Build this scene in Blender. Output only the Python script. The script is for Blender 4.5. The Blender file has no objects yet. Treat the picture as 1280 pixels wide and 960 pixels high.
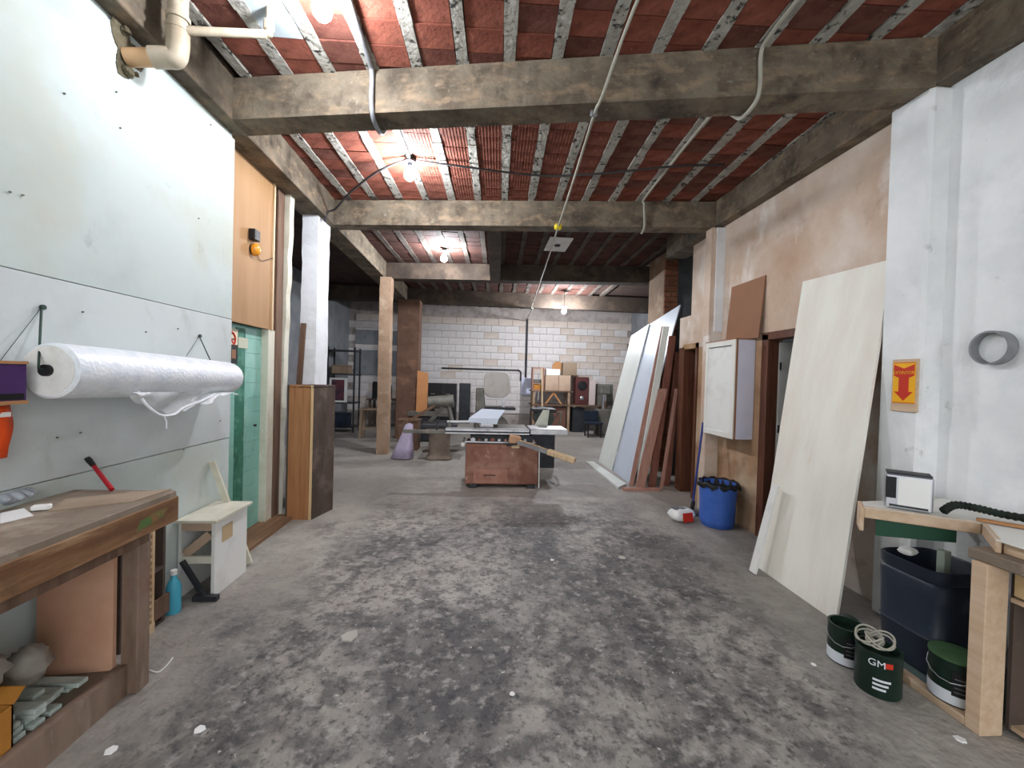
import bpy, bmesh, math, random
from mathutils import Vector, Matrix, Euler
random.seed(7)
SC = bpy.context.scene
COL = SC.collection

# ------------------------------------------------------------------ camera
FPX, CAM_H = 520.0, 1.6
YAW, ROLL, PITCH = 0.0735, 0.0284, -0.0144
_f = Vector((math.sin(YAW)*math.cos(PITCH), math.cos(YAW)*math.cos(PITCH), math.sin(PITCH)))
_r0 = Vector((math.cos(YAW), -math.sin(YAW), 0)); _u0 = _r0.cross(_f)
_r = math.cos(ROLL)*_r0 + math.sin(ROLL)*_u0; _u = math.cos(ROLL)*_u0 - math.sin(ROLL)*_r0
EYE = Vector((0, 0, CAM_H))
cam_data = bpy.data.cameras.new('camera'); cam = bpy.data.objects.new('camera', cam_data); COL.objects.link(cam)
cam_data.sensor_fit = 'HORIZONTAL'; cam_data.sensor_width = 36.0; cam_data.lens = 36.0*FPX/1280.0
cam_data.clip_start = 0.02; cam_data.clip_end = 200
mw = Matrix((( _r.x, _u.x, -_f.x, EYE.x), (_r.y, _u.y, -_f.y, EYE.y), (_r.z, _u.z, -_f.z, EYE.z), (0, 0, 0, 1)))
cam.matrix_world = mw
SC.camera = cam

# ------------------------------------------------------------------ world, exposure
SC.view_settings.view_transform = 'Standard'; SC.view_settings.look = 'None'
SC.view_settings.gamma = 1.0; SC.view_settings.use_curve_mapping = False
SC.view_settings.exposure = 0.08
world = bpy.data.worlds.new('sky'); SC.world = world; world.use_nodes = True
bg = world.node_tree.nodes['Background']
bg.inputs[0].default_value = (0.95, 0.98, 1.0, 1); bg.inputs[1].default_value = 3.0   # overcast daylight, comes in through the open gate behind the camera
BULB = 800.0

def P(x, y, X=None, Y=None, Z=None):
    """the real-world point of the room that stands on a given plane (survey from the photograph)"""
    d = _f*FPX + _r*(x-640) + _u*(480-y)
    if X is not None: t = (X-EYE.x)/d.x
    elif Y is not None: t = (Y-EYE.y)/d.y
    else: t = ((Z or 0.0)-EYE.z)/d.z
    return EYE + d*t

# ------------------------------------------------------------------ materials
def hexc(h):
    h = h.lstrip('#'); v = [int(h[i:i+2], 16)/255 for i in (0, 2, 4)]
    return tuple((c/12.92 if c <= .04045 else ((c+.055)/1.055)**2.4) for c in v) + (1,)
MATS = {}
def trodden(N, L, tc, fac):
    nz = N.new('ShaderNodeTexNoise'); nz.inputs['Scale'].default_value = 1.3; nz.inputs['Detail'].default_value = 6; L.new(tc.outputs['Object'], nz.inputs['Vector'])
    sx = N.new('ShaderNodeSeparateXYZ'); L.new(tc.outputs['Object'], sx.inputs[0])
    def m(op, a, b=None, c=None):
        n = N.new('ShaderNodeMath'); n.operation = op
        for i, v in enumerate((a, b, c)):
            if v is None: continue
            if isinstance(v, (int, float)): n.inputs[i].default_value = v
            else: L.new(v, n.inputs[i])
        return n.outputs[0]
    off = m('MULTIPLY_ADD', nz.outputs[0], 1.6, -.8)
    dx = m('ADD', m('ABSOLUTE', m('SUBTRACT', sx.outputs[0], 0.0)), off)
    dy = m('ADD', sx.outputs[1], off)
    def ramp(v, lo, hi):
        r = N.new('ShaderNodeMapRange'); r.inputs[1].default_value = lo; r.inputs[2].default_value = hi; r.inputs[3].default_value = 1; r.inputs[4].default_value = .25; L.new(v, r.inputs[0]); return r.outputs[0]
    return m('MULTIPLY', m('MULTIPLY', fac, ramp(dx, 1.35, 1.9)), ramp(dy, .8, 2.0))
def mat(name, base, layers=(), rough=.75, metal=0, bump=0.0, bscale=20, emit=0, alpha=1, trans=0, spec=.3, grooves=None, bricks=None):
    """base colour + layers of (colour, scale, lo, hi[, stretch[, strength]]) mixed in by noise"""
    if name in MATS: return MATS[name]
    m = bpy.data.materials.new(name); m.use_nodes = True; nt = m.node_tree; N, L = nt.nodes, nt.links
    b = N['Principled BSDF']; tc = N.new('ShaderNodeTexCoord')
    col = N.new('ShaderNodeRGB'); col.outputs[0].default_value = hexc(base); out = col.outputs[0]
    for i, ly in enumerate(layers):
        c, sc, lo, hi = ly[:4]; st = ly[4] if len(ly) > 4 else (1, 1, 1); k = ly[5] if len(ly) > 5 else 1.0
        mp = N.new('ShaderNodeMapping'); mp.inputs['Scale'].default_value = st; mp.inputs['Location'].default_value = (i*3.7, i*1.3, i*2.1)
        L.new(tc.outputs['Object'], mp.inputs[0])
        nz = N.new('ShaderNodeTexNoise'); nz.inputs['Scale'].default_value = sc; nz.inputs['Detail'].default_value = 8; nz.inputs['Roughness'].default_value = .62
        L.new(mp.outputs[0], nz.inputs['Vector'])
        mr = N.new('ShaderNodeMapRange'); mr.inputs[1].default_value = lo; mr.inputs[2].default_value = hi; mr.inputs[4].default_value = k
        L.new(nz.outputs[0], mr.inputs[0])
        mx = N.new('ShaderNodeMix'); mx.data_type = 'RGBA'; mx.inputs[7].default_value = hexc(c)
        fac = mr.outputs[0]
        if len(ly) > 6:                                   # wear kept to the trodden middle of the floor
            fac = trodden(N, L, tc, fac)
        L.new(fac, mx.inputs[0]); L.new(out, mx.inputs[6]); out = mx.outputs[2]
    if grooves:
        pass
    L.new(out, b.inputs['Base Color'])
    b.inputs['Roughness'].default_value = rough; b.inputs['Metallic'].default_value = metal
    b.inputs['Specular IOR Level'].default_value = spec
    if trans: b.inputs['Transmission Weight'].default_value = trans
    if alpha < 1: b.inputs['Alpha'].default_value = alpha
    if emit:
        L.new(out, b.inputs['Emission Color']); b.inputs['Emission Strength'].default_value = emit
    last = None
    if bump:
        nz = N.new('ShaderNodeTexNoise'); nz.inputs['Scale'].default_value = bscale; nz.inputs['Detail'].default_value = 8
        L.new(tc.outputs['Object'], nz.inputs['Vector'])
        bp = N.new('ShaderNodeBump'); bp.inputs['Strength'].default_value = bump; bp.inputs['Distance'].default_value = .02
        L.new(nz.outputs[0], bp.inputs['Height']); last = bp
    if grooves:
        wv = N.new('ShaderNodeTexWave'); wv.bands_direction = grooves[0]; wv.inputs['Scale'].default_value = grooves[1]
        L.new(tc.outputs['Object'], wv.inputs['Vector'])
        b2 = N.new('ShaderNodeBump'); b2.inputs['Strength'].default_value = grooves[2]; b2.inputs['Distance'].default_value = .01
        L.new(wv.outputs[1], b2.inputs['Height'])
        if last: L.new(last.outputs[0], b2.inputs['Normal'])
        last = b2
    if last: L.new(last.outputs[0], b.inputs['Normal'])
    MATS[name] = m
    return m

def wood(name, c1, c2, axis=2, rough=.6, sc=6, dirt=None):
    st = [9, 9, 9]; st[axis] = .6
    ly = [(c2, sc*.45, .38, .66, tuple(st))]
    if dirt: ly.append((dirt, 3.0, .5, .75))
    return mat(name, c1, ly, rough=rough, bump=.08, bscale=40)

m_floor = mat('concrete floor', '#a09a93', [('#b3ada5', .6, .4, .62), ('#858078', .42, .42, .62, (1, 1, 1), .8), ('#464548', 1.7, .40, .60, (1, .6, 1), .8, 1), ('#38373a', 8, .45, .60, (1, 1, 1), .7, 1), ('#b0aba5', 15, .54, .66, (1, 1, 1), .65, 1), ('#26262a', 30, .52, .66, (1, 1, 1), .7, 1), ('#d4d1cc', 24, .66, .715, (1, 1, 1), .9, 1), ('#5d5852', 5, .6, .75, (1, 1, 1), .5)], rough=.6, bump=.6, bscale=24, spec=.35)
m_wall_l = mat('white wall paint', '#c3cdca', [('#b3bebc', 1.1, .45, .7), ('#bdbeaf', .8, .52, .72), ('#8f9693', 7, .64, .78, (1, 1, .6), .6)], rough=.8, bump=.1, bscale=9)
m_board_l = mat('white wall board paint', '#cbd2d2', [('#bac0bf', 1.3, .45, .7), ('#9c9d98', 5, .60, .8, (1, 1, .5), .6)], rough=.7, bump=.04, bscale=14)
m_wall_w = mat('rough whitewash', '#eceeee', [('#dadddf', 1.6, .42, .7), ('#f2f2f3', 3, .5, .7), ('#a39f9a', 9, .655, .76, (1, 1, 1), .6)], rough=.85, bump=.5, bscale=12)
m_wall_b = mat('stained plaster', '#cbb29d', [('#ddd0c4', .9, .42, .62), ('#b3927a', .7, .48, .68), ('#e8e1da', 1.8, .54, .68, (1, 1, .6)), ('#8d7360', 5, .60, .78, (1, 1, 1), .5)], rough=.9, bump=.35, bscale=12)
m_wall_low = mat('brown lower wall', '#a98769', [('#c4ad93', 1.6, .5, .7), ('#84644b', 2.4, .5, .72)], rough=.85, bump=.15, bscale=15)
m_conc = mat('beam concrete', '#756b5c', [('#574d41', 3.5, .42, .66), ('#8d7963', 5, .5, .7, (1, 1, 2.5)), ('#332d27', 5.5, .53, .72, (1, 1, 1), .85), ('#9c958a', 22, .60, .74, (1, 1, 1), .6), ('#3a332c', 1.3, .5, .68, (1, 1, 1), .7)], rough=.92, bump=.6, bscale=18)
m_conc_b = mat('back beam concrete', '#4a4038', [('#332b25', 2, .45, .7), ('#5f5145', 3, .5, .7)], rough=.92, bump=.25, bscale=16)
m_rib = mat('rib mortar', '#a8a59c', [('#87827a', 4, .45, .7), ('#211f1d', 16, .55, .62, (1, 1, 1), .9), ('#c3c1bb', 8, .58, .72)], rough=.95, bump=.6, bscale=25)
m_blocks = [mat('clay block a', '#855244', [('#693529', 5, .42, .68), ('#a56b55', 7, .56, .75), ('#331d19', 6, .56, .74, (1, 1, 1), .8)], rough=.9, bump=.3, bscale=30),
            mat('clay block b', '#8a5040', [('#6f392c', 4, .42, .68), ('#3f211c', 5, .54, .74, (1, 1, 1), .85)], rough=.9, bump=.3, bscale=30),
            mat('clay block c', '#6d4338', [('#502921', 5, .42, .68), ('#946450', 9, .58, .75)], rough=.9, bump=.3, bscale=30)]
m_block_d = mat('shaded clay block', '#4d2f27', [('#331f1a', 4, .42, .7), ('#5f3d32', 7, .55, .75)], rough=.92, bump=.25, bscale=30)  # darker copy of the clay, the far ceiling's dimness put into the colour
m_rib_d = mat('shaded rib mortar', '#5a514a', [('#3f3833', 4, .42, .7), ('#6d645c', 8, .58, .75)], rough=.95, bump=.4, bscale=25)  # rib mortar darkened the same way, far shade is in its colour
m_slab = mat('slab soffit', '#4d3a33', [('#37302c', 4, .4, .7)], rough=.95)
m_white = mat('white paint', '#e6e6e2', [('#cfcfca', 4, .5, .75)], rough=.6)
m_pillar = mat('chipped white pillar paint', '#e4e6ea', [('#d2d4d4', 3, .45, .7), ('#8f8a80', 12, .68, .76, (1, 1, .5), .6)], rough=.8, bump=.25, bscale=18)
m_cream = mat('cream paint', '#d9d6c6', [('#c3bda9', 4, .45, .7), ('#8c7f6a', 9, .66, .8)], rough=.65)
m_bwall = mat('painted block', '#ddd8d6', [('#cdc6c3', 2.2, .45, .7), ('#a89a93', 4, .60, .8)], rough=.85, bump=.2, bscale=18)
m_bwall2 = mat('painted stained block', '#cdbeb2', [('#d9d0ca', 2.2, .45, .7), ('#a08878', 4, .58, .8)], rough=.85, bump=.2, bscale=18)
m_mortar = mat('back mortar', '#b5aca7', [('#8d8078', 3, .45, .7)], rough=.95)
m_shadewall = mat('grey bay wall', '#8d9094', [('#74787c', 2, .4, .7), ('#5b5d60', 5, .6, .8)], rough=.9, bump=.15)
m_colbrown = mat('aged column concrete', '#a58b74', [('#8b705a', 3, .45, .7), ('#c3ad97', 4, .55, .75), ('#5f4d40', 6, .62, .78, (1, 1, 2))], rough=.9, bump=.3, bscale=20)
m_brick = mat('bare brick', '#a06b52', [('#7f4f3d', 6, .45, .7), ('#b88a70', 10, .55, .75)], rough=.95, bump=.3)
m_green = mat('sea green door paint', '#86bdb0', [('#a5d0c4', 2, .45, .7), ('#5f9a88', 5, .58, .75)], rough=.45)
m_green_d = mat('scuffed dark green paint', '#3d7a66', [('#5f9a88', 9, .5, .66), ('#285a4b', 14, .55, .7)], rough=.6)
m_ply = mat('tan plywood', '#ab865f', [('#9d784f', 1.2, .42, .7, (4, 4, .4))], rough=.65)
m_post = wood('brown post timber', '#7b6150', '#5d4638', 2, .8, 6)
m_ply_w = mat('pale plywood', '#eeece2', [('#e4dccf', 1.0, .42, .7, (4, 4, .5)), ('#d8c4ae', 1.6, .64, .8, (5, 5, .5), .7), ('#a58a72', 3.0, .70, .8, (6, 6, .6), .8)], rough=.6)
m_edge = wood('pale board edge', '#d8bf9d', '#c2a27c', 2)
m_cedar = wood('reddish box timber', '#ab7850', '#94623f', 2, .5, 6)
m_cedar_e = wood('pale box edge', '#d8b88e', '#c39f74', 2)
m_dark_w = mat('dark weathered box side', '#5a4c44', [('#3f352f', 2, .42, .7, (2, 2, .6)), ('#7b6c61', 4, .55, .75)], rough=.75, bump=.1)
m_bench = mat('worn bench timber', '#96714f', [('#6a4a32', 1.6, .42, .66, (6, .8, 6)), ('#b59472', 3, .55, .74, (5, .8, 5)), ('#54402f', 4, .58, .76)], rough=.72, bump=.12)
m_benchtop = mat('dusty bench top', '#8f8273', [('#6f5f50', 2, .42, .7), ('#b3a795', 4, .56, .75), ('#544437', 9, .62, .78)], rough=.8, bump=.15)
m_bench_leg = mat('dirty bench leg', '#8b7667', [('#6b5547', 2, .42, .68, (3, 3, .6)), ('#a5968a', 4, .56, .75, (3, 3, .6)), ('#7b4f45', 2, .58, .75)], rough=.75, bump=.1)
m_pink = mat('pinkish hardboard', '#c59a80', [('#b2836a', 2, .45, .7)], rough=.7)
m_hard = mat('hardboard', '#94694d', [('#8a6046', 2, .45, .7)], rough=.6)
m_cardb = mat('cardboard', '#b6855a', [('#a57549', 3, .45, .7)], rough=.85)
m_cardb_l = mat('pale cardboard', '#bda48e', [('#ab917b', 3, .45, .7)], rough=.85)
m_cardb_g = mat('grey cardboard', '#94816d', [('#84715e', 3, .45, .7)], rough=.85)
m_orangebox = mat('amber carton', '#c1843a', [('#a96f2c', 3, .45, .7)], rough=.7)
m_black = mat('black plastic', '#1b1b1d', [('#2a2a2c', 6, .5, .7)], rough=.5)
m_dgrey = mat('dark grey metal', '#3b3d41', [('#2c2d30', 5, .45, .7)], rough=.5, metal=.3)
m_iron = mat('cast iron grey', '#76746d', [('#5a5851', 4, .45, .7), ('#8d8375', 7, .55, .75)], rough=.55, metal=.3)
m_steel = mat('machined steel', '#b9b8bb', [('#97969b', 5, .45, .7), ('#7d7470', 9, .6, .76)], rough=.32, metal=.85)
m_rust = mat('rusty painted steel', '#8d6354', [('#70483c', 2.6, .42, .68), ('#a98472', 3.5, .50, .72), ('#4c322b', 7, .58, .76, (1, 1, 1), .8), ('#c2aa9c', 9, .62, .74, (1, 1, 1), .7)], rough=.7, bump=.15)
m_pvc = mat('dirty pvc', '#b9ad9a', [('#9d8f7a', 5, .42, .68), ('#7a6b58', 9, .56, .76)], rough=.5)
m_pvc_tan = mat('tan pvc', '#cba57c', [('#b8916a', 5, .5, .7)], rough=.5)
m_grey_pvc = mat('grey conduit', '#8d8f92', [('#6f7174', 6, .45, .7)], rough=.55)
m_hole = mat('broken masonry', '#6b6350', [('#3b3427', 6, .42, .66), ('#9a927e', 9, .56, .74)], rough=1, bump=.8, bscale=30)
m_bubble = mat('bubble wrap', '#eef2f7', [('#dfe6ef', 14, .45, .65)], rough=.28, bump=.26, bscale=55, spec=.5)
m_bubble_end = mat('bubble wrap layered end', '#e9e9e6', [('#d8d6d0', 10, .45, .7)], rough=.6)
m_film = mat('clear plastic film', '#f3f6fa', rough=.15, alpha=.55, spec=.6)
m_bag = mat('cloudy plastic bag', '#a39c92', [('#8a8278', 5, .45, .7)], rough=.4)
m_wire = mat('dark wire', '#34473f', rough=.5, metal=.5)
m_cable = mat('grey cable', '#6e6f73', rough=.6)
m_cable_d = mat('dark cable', '#3c3a3b', rough=.6)
m_cable_w = mat('pale cable', '#a8a598', rough=.6)
m_yellow = mat('yellow tape', '#d8c22c', rough=.5)
m_red = mat('red handle', '#a81f2a', rough=.45)
m_orange = mat('orange plastic bag', '#e8541f', [('#d04415', 5, .5, .7)], rough=.4)
m_purple = mat('purple print', '#4a2b63', [('#35204b', 4, .5, .7)], rough=.5)
m_amber = mat('amber lens', '#e79a2b', rough=.25, spec=.6)
m_paper = mat('white paper', '#eeeeec', rough=.8)
m_glove = mat('grey cloth', '#b4bac2', [('#8f969f', 9, .45, .7), ('#d2d6da', 12, .55, .75)], rough=.9, bump=.3, bscale=60)
m_blue = mat('blue plastic', '#4168ba', [('#3357a4', 3, .45, .7), ('#5a79c2', 8, .64, .8)], rough=.45)
m_drum = mat('navy drum plastic', '#262e3b', [('#1c232e', 3, .45, .7), ('#4a5563', 6, .60, .8)], rough=.4)
m_cyan = mat('cyan bottle', '#4fb3cf', rough=.3)
m_lilac = mat('lilac fabric bag', '#b9aec6', [('#a79bb6', 6, .45, .7)], rough=.8)
m_sheetblue = mat('bluish melamine', '#c9d2df', [('#bcc6d5', 1.2, .45, .7)], rough=.4)
m_sheetwhite = mat('greenish white melamine', '#dfe3dd', [('#d0d5d0', 1.2, .45, .7)], rough=.4)
m_redwood = wood('reddish plank', '#8b5a4b', '#71443a', 2, .6, 6)
m_pinkwood = wood('pinkish plank', '#b58b7b', '#a17568', 2, .6, 6)
m_jamb = wood('dark brown jamb', '#6c4533', '#513022', 2, .6, 6)
m_ctable = wood('light table edge timber', '#d3baa0', '#c2a486', 1, .6, 5)
m_lam = mat('white laminate', '#e3e1da', [('#d0cdc4', 2, .5, .7)], rough=.5)
m_dkgreen = mat('dark green panel', '#1f4a36', [('#183b2b', 4, .5, .7)], rough=.6)
m_can = mat('green paint can label', '#182a22', [('#22382d', 5, .5, .7)], rough=.4)
m_canw = mat('pale can band', '#d8dce2', rough=.4)
m_tin = mat('bright tin', '#c4c6cc', rough=.3, metal=.8)
m_yellow_s = mat('sign yellow', '#f2b21e', rough=.5)
m_red_s = mat('sign red', '#c8331f', rough=.5)
m_glass_bulb = None
def emissive(name, c, s):
    m = bpy.data.materials.new(name); m.use_nodes = True; b = m.node_tree.nodes['Principled BSDF']
    b.inputs['Base Color'].default_value = hexc(c); b.inputs['Emission Color'].default_value = hexc(c); b.inputs['Emission Strength'].default_value = s
    return m

# ------------------------------------------------------------------ mesh building
class B:
    def __init__(s): s.v = []; s.f = []
    def add(s, vs, fs):
        o = len(s.v); s.v += [Vector(p) for p in vs]; s.f += [tuple(o+i for i in f) for f in fs]; return s
    def box(s, lo, hi):
        (a, b, c), (d, e, f) = lo, hi
        return s.hexa([(a, b, c), (d, b, c), (d, e, c), (a, e, c)], [(a, b, f), (d, b, f), (d, e, f), (a, e, f)])
    def hexa(s, bot, top):
        n = len(bot)
        return s.add(list(bot)+list(top), [tuple(range(n-1, -1, -1)), tuple(range(n, 2*n))]+[(i, (i+1) % n, n+(i+1) % n, n+i) for i in range(n)])
    def obox(s, c, size, rot=(0, 0, 0)):
        R = Euler(rot).to_matrix(); h = Vector(size)/2; c = Vector(c)
        q = [c+R @ Vector((x*h.x, y*h.y, z*h.z)) for z in (-1, 1) for x, y in ((-1, -1), (1, -1), (1, 1), (-1, 1))]
        return s.hexa(q[:4], q[4:])
    def slab(s, quad, off):
        off = Vector(off); q = [Vector(p) for p in quad]; return s.hexa(q, [p+off for p in q])
    def bar(s, a, b, w, h, up=(0, 0, 1)):
        a, b = Vector(a), Vector(b); d = (b-a).normalized(); u = Vector(up)
        if abs(d.dot(u)) > .98: u = Vector((0, 1, 0))
        x = d.cross(u).normalized()*w/2; y = x.cross(d).normalized()*h/2
        return s.hexa([a-x-y, a+x-y, a+x+y, a-x+y], [b-x-y, b+x-y, b+x+y, b-x+y])
    def cyl(s, a, b, r, r2=None, n=16):
        return s.tube([a, b], [r, r if r2 is None else r2], n)
    def tube(s, pts, r, n=8, caps=True):
        pts = [Vector(p) for p in pts]; m = len(pts); rs = r if isinstance(r, (list, tuple)) else [r]*m
        o = len(s.v); prev = None
        for i, p in enumerate(pts):
            d = ((pts[min(i+1, m-1)]-p).normalized()+(p-pts[max(i-1, 0)]).normalized())
            d = d.normalized() if d.length > 1e-6 else Vector((0, 0, 1))
            if prev is None:
                u = Vector((0, 0, 1)) if abs(d.z) < .9 else Vector((0, 1, 0)); x = d.cross(u).normalized()
            else:
                x = (prev-d*prev.dot(d)).normalized()
            prev = x; y = d.cross(x)
            for k in range(n):
                a = 2*math.pi*k/n; s.v.append(p+(x*math.cos(a)+y*math.sin(a))*rs[i])
        for i in range(m-1):
            for k in range(n):
                s.f.append((o+i*n+k, o+i*n+(k+1) % n, o+(i+1)*n+(k+1) % n, o+(i+1)*n+k))
        if caps:
            s.f.append(tuple(o+k for k in range(n-1, -1, -1))); s.f.append(tuple(o+(m-1)*n+k for k in range(n)))
        return s
    def lathe(s, prof, c, n=24, axis=(0, 0, 1), sq=0):
        c = Vector(c); ax = Vector(axis).normalized(); Q = Vector((0, 0, 1)).rotation_difference(ax); o = len(s.v); m = len(prof)
        for r, z in prof:
            for k in range(n):
                a = 2*math.pi*k/n; ca, sa = math.cos(a), math.sin(a)
                if sq:
                    t = (abs(ca)**sq+abs(sa)**sq)**(-1/sq); ca *= t; sa *= t
                s.v.append(c+Q @ Vector((r*ca, r*sa, z)))
        for i in range(m-1):
            for k in range(n):
                s.f.append((o+i*n+k, o+i*n+(k+1) % n, o+(i+1)*n+(k+1) % n, o+(i+1)*n+k))
        if prof[0][0] > 1e-4: s.f.append(tuple(o+k for k in range(n-1, -1, -1)))
        if prof[-1][0] > 1e-4: s.f.append(tuple(o+(m-1)*n+k for k in range(n)))
        return s
    def ball(s, c, r, n=14, sc=(1, 1, 1), jit=0):
        c = Vector(c); o = len(s.v); m = n//2
        for i in range(m+1):
            t = math.pi*i/m
            for k in range(n):
                a = 2*math.pi*k/n; q = 1+random.uniform(-jit, jit)
                s.v.append(c+Vector((r*math.sin(t)*math.cos(a)*sc[0]*q, r*math.sin(t)*math.sin(a)*sc[1]*q, r*math.cos(t)*sc[2]*q)))
        for i in range(m):
            for k in range(n):
                s.f.append((o+i*n+k, o+(i+1)*n+k, o+(i+1)*n+(k+1) % n, o+i*n+(k+1) % n))
        return s
    def obj(s, name, material, parent=None, smooth=False, bevel=0, kind=None, label=None, cat=None, group=None, local=False):
        if local: org = Vector((0, 0, 0))
        elif parent is not None: org = parent.matrix_world.translation.copy() if parent.get('_o') is None else Vector(parent['_o'])
        else:
            xs = [p.x for p in s.v]; ys = [p.y for p in s.v]; org = Vector(((min(xs)+max(xs))/2, (min(ys)+max(ys))/2, min(p.z for p in s.v)))
        bm = bmesh.new(); vv = [bm.verts.new(p-org) for p in s.v]
        for f in s.f:
            try: bm.faces.new([vv[i] for i in f])
            except ValueError: pass
        bmesh.ops.remove_doubles(bm, verts=bm.verts, dist=1e-5)
        bmesh.ops.recalc_face_normals(bm, faces=bm.faces)
        if bevel: bmesh.ops.bevel(bm, geom=bm.edges[:], offset=bevel, segments=1, affect='EDGES', clamp_overlap=True)
        if smooth:
            for f in bm.faces: f.smooth = True
        me = bpy.data.meshes.new(name); bm.to_mesh(me); bm.free(); me.materials.append(material)
        if smooth and smooth != 'all': me.set_sharp_from_angle(angle=math.radians(40))
        o = bpy.data.objects.new(name, me); COL.objects.link(o)
        if parent is not None: o.parent = parent
        else: o.location = org
        o['_o'] = org[:]
        if label and parent is None: tag(o, label, cat, group)
        elif label: o['label'] = label
        if kind: o['kind'] = kind
        return o
def tag(o, label, cat=None, group=None, kind=None):
    o['label'] = label
    if cat: o['category'] = cat
    if group: o['group'] = group
    if kind: o['kind'] = kind
    return o
def thing(name, label, cat, loc, group=None, kind=None):
    o = bpy.data.objects.new(name, None); COL.objects.link(o); o.location = loc; o['_o'] = tuple(loc); o.empty_display_size = .1
    return tag(o, label, cat, group, kind)
def inst(src, loc_world, parent, name=None, rz=0, scale=None):
    c = src.copy(); c.name = name or src.name; COL.objects.link(c); c.parent = parent
    c.location = Vector(loc_world)-Vector(parent['_o']); c.rotation_euler = (0, 0, rz)
    if scale: c.scale = scale
    return c
def lerp(a, b, t): return Vector(a)*(1-t)+Vector(b)*t
def catmull(pts, k=6):
    pts = [Vector(p) for p in pts]; out = []
    for i in range(len(pts)-1):
        p0, p1, p2, p3 = pts[max(i-1, 0)], pts[i], pts[i+1], pts[min(i+2, len(pts)-1)]
        for j in range(k):
            t = j/k; out.append(.5*((2*p1)+(p2-p0)*t+(2*p0-5*p1+4*p2-p3)*t*t+(3*p1-p0-3*p2+p3)*t**3))
    out.append(pts[-1]); return out
def flat_text(txt, size, mtl, parent, loc, xdir, updir, name='lettering', ext=.0006):
    cu = bpy.data.curves.new(name, 'FONT'); cu.body = txt; cu.size = size; cu.extrude = ext; cu.align_x = 'CENTER'; cu.align_y = 'CENTER'
    tmp = bpy.data.objects.new(name, cu); COL.objects.link(tmp); bpy.context.view_layer.update()
    dg = bpy.context.evaluated_depsgraph_get(); me = bpy.data.meshes.new_from_object(tmp.evaluated_get(dg))
    bpy.data.objects.remove(tmp); me.materials.clear(); me.materials.append(mtl)
    o = bpy.data.objects.new(name, me); COL.objects.link(o); o.parent = parent
    x = Vector(xdir).normalized(); y = Vector(updir).normalized(); z = x.cross(y)
    o.matrix_local = Matrix(((x.x, y.x, z.x, 0), (x.y, y.y, z.y, 0), (x.z, y.z, z.z, 0), (0, 0, 0, 1)))
    o.location = Vector(loc)-Vector(parent['_o'])
    return o
# ------------------------------------------------------------------ the setting
XL, XR, ZB, ZC, YB = -2.08, 2.97, 3.54, 3.86, 13.5
YR = -2.6          # the open gate behind the camera
def yb1(x): return 3.03-.19*x      # cross beams run slightly askew
def yb2(x): return 5.37-.13*x
def yb3(x): return 8.36-.12*x
S = 'structure'
B().box((-4.6, YR-4, -.12), (5.2, YB+.3, 0)).obj('floor', m_floor, kind=S, label='mottled grey concrete floor, stained and worn')

ceiling = thing('ceiling', 'ceiling of red clay blocks between grey mortar ribs', None, (0, 0, ZC), kind=S)
B().box((-4.6, YR, ZC+.06), (5.2, YB+.3, ZC+.25)).obj('slab', m_slab, ceiling)
RIB0, RS, RW, SK = -.2, .337, .085, .04
def ribx(k, y): return RIB0+k*RS+SK*(y-3)
blk = []
for q, mm in enumerate(m_blocks+[m_block_d]):
    hw, hl = (RS-RW)/2-.004, .0985
    o = B().hexa([(-hw, -hl, 0), (hw, -hl, 0), (hw, hl, 0), (-hw, hl, 0)], [(-hw, -hl, .05), (hw, -hl, .05), (hw, hl, .05), (-hw, hl, .05)])
    for gx in (() if q in (1, 2) else (-.09, -.06, -.03, 0, .03, .06, .09)): o.box((gx-.004, -hl, -.004), (gx+.004, hl, .001))
    b_ = o.obj('clay_block', mm, ceiling, local=True); blk.append(b_)
n_blk = 0; far = B(); protos_used = set()
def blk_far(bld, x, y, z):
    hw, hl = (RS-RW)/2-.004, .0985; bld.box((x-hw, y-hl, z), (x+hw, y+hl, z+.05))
y = YR+.12
while y < YB-.1:
    for k in range(-6, 10):
        x = ribx(k, y)+RS/2
        if x < XL+.05 or x > XR-.05: continue
        if k == -4 and 2.35 < y < 2.95: continue       # the whitewashed board goes here
        z = ZC+.006+random.uniform(-.004, .006)
        if 2.05 < y < 6.0 and n_blk < 290:
            i = random.choice((1, 1, 2)) if y < yb1(x)+.2 or x < -.7 else (2 if y > 5.4 else (0 if x < 1.1 else random.choice((1, 2))))
            loc = (x, y, z)
            if i not in protos_used:
                protos_used.add(i); blk[i].location = Vector(loc)-Vector((0, 0, ZC)); blk[i].rotation_euler.z = -SK
            else: inst(blk[i], loc, ceiling, 'clay_block', -SK)
            n_blk += 1
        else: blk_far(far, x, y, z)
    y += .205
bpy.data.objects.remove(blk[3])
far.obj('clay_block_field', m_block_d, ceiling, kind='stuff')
for k in range(-6, 11):
    b = B(); b2 = B()
    x0, x1 = ribx(k, YR), ribx(k, YB)
    if x0 < XL+.1-.3 or x1 > XR+.45: continue
    ys = [YR+i*(YB-YR)/60 for i in range(61)]
    for a, c in zip(ys[:-1], ys[1:]):
        w = RW/2+random.uniform(-.006, .006); za = ZC-.004+random.uniform(-.003, .003)
        xa, xc = ribx(k, a), ribx(k, c)
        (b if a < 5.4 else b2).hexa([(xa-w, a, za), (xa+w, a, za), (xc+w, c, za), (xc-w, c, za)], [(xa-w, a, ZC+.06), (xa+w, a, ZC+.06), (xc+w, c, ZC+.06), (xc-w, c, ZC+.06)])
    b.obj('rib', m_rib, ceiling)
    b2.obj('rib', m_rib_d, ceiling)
x = ribx(-4, 2.65)+RS/2
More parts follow.
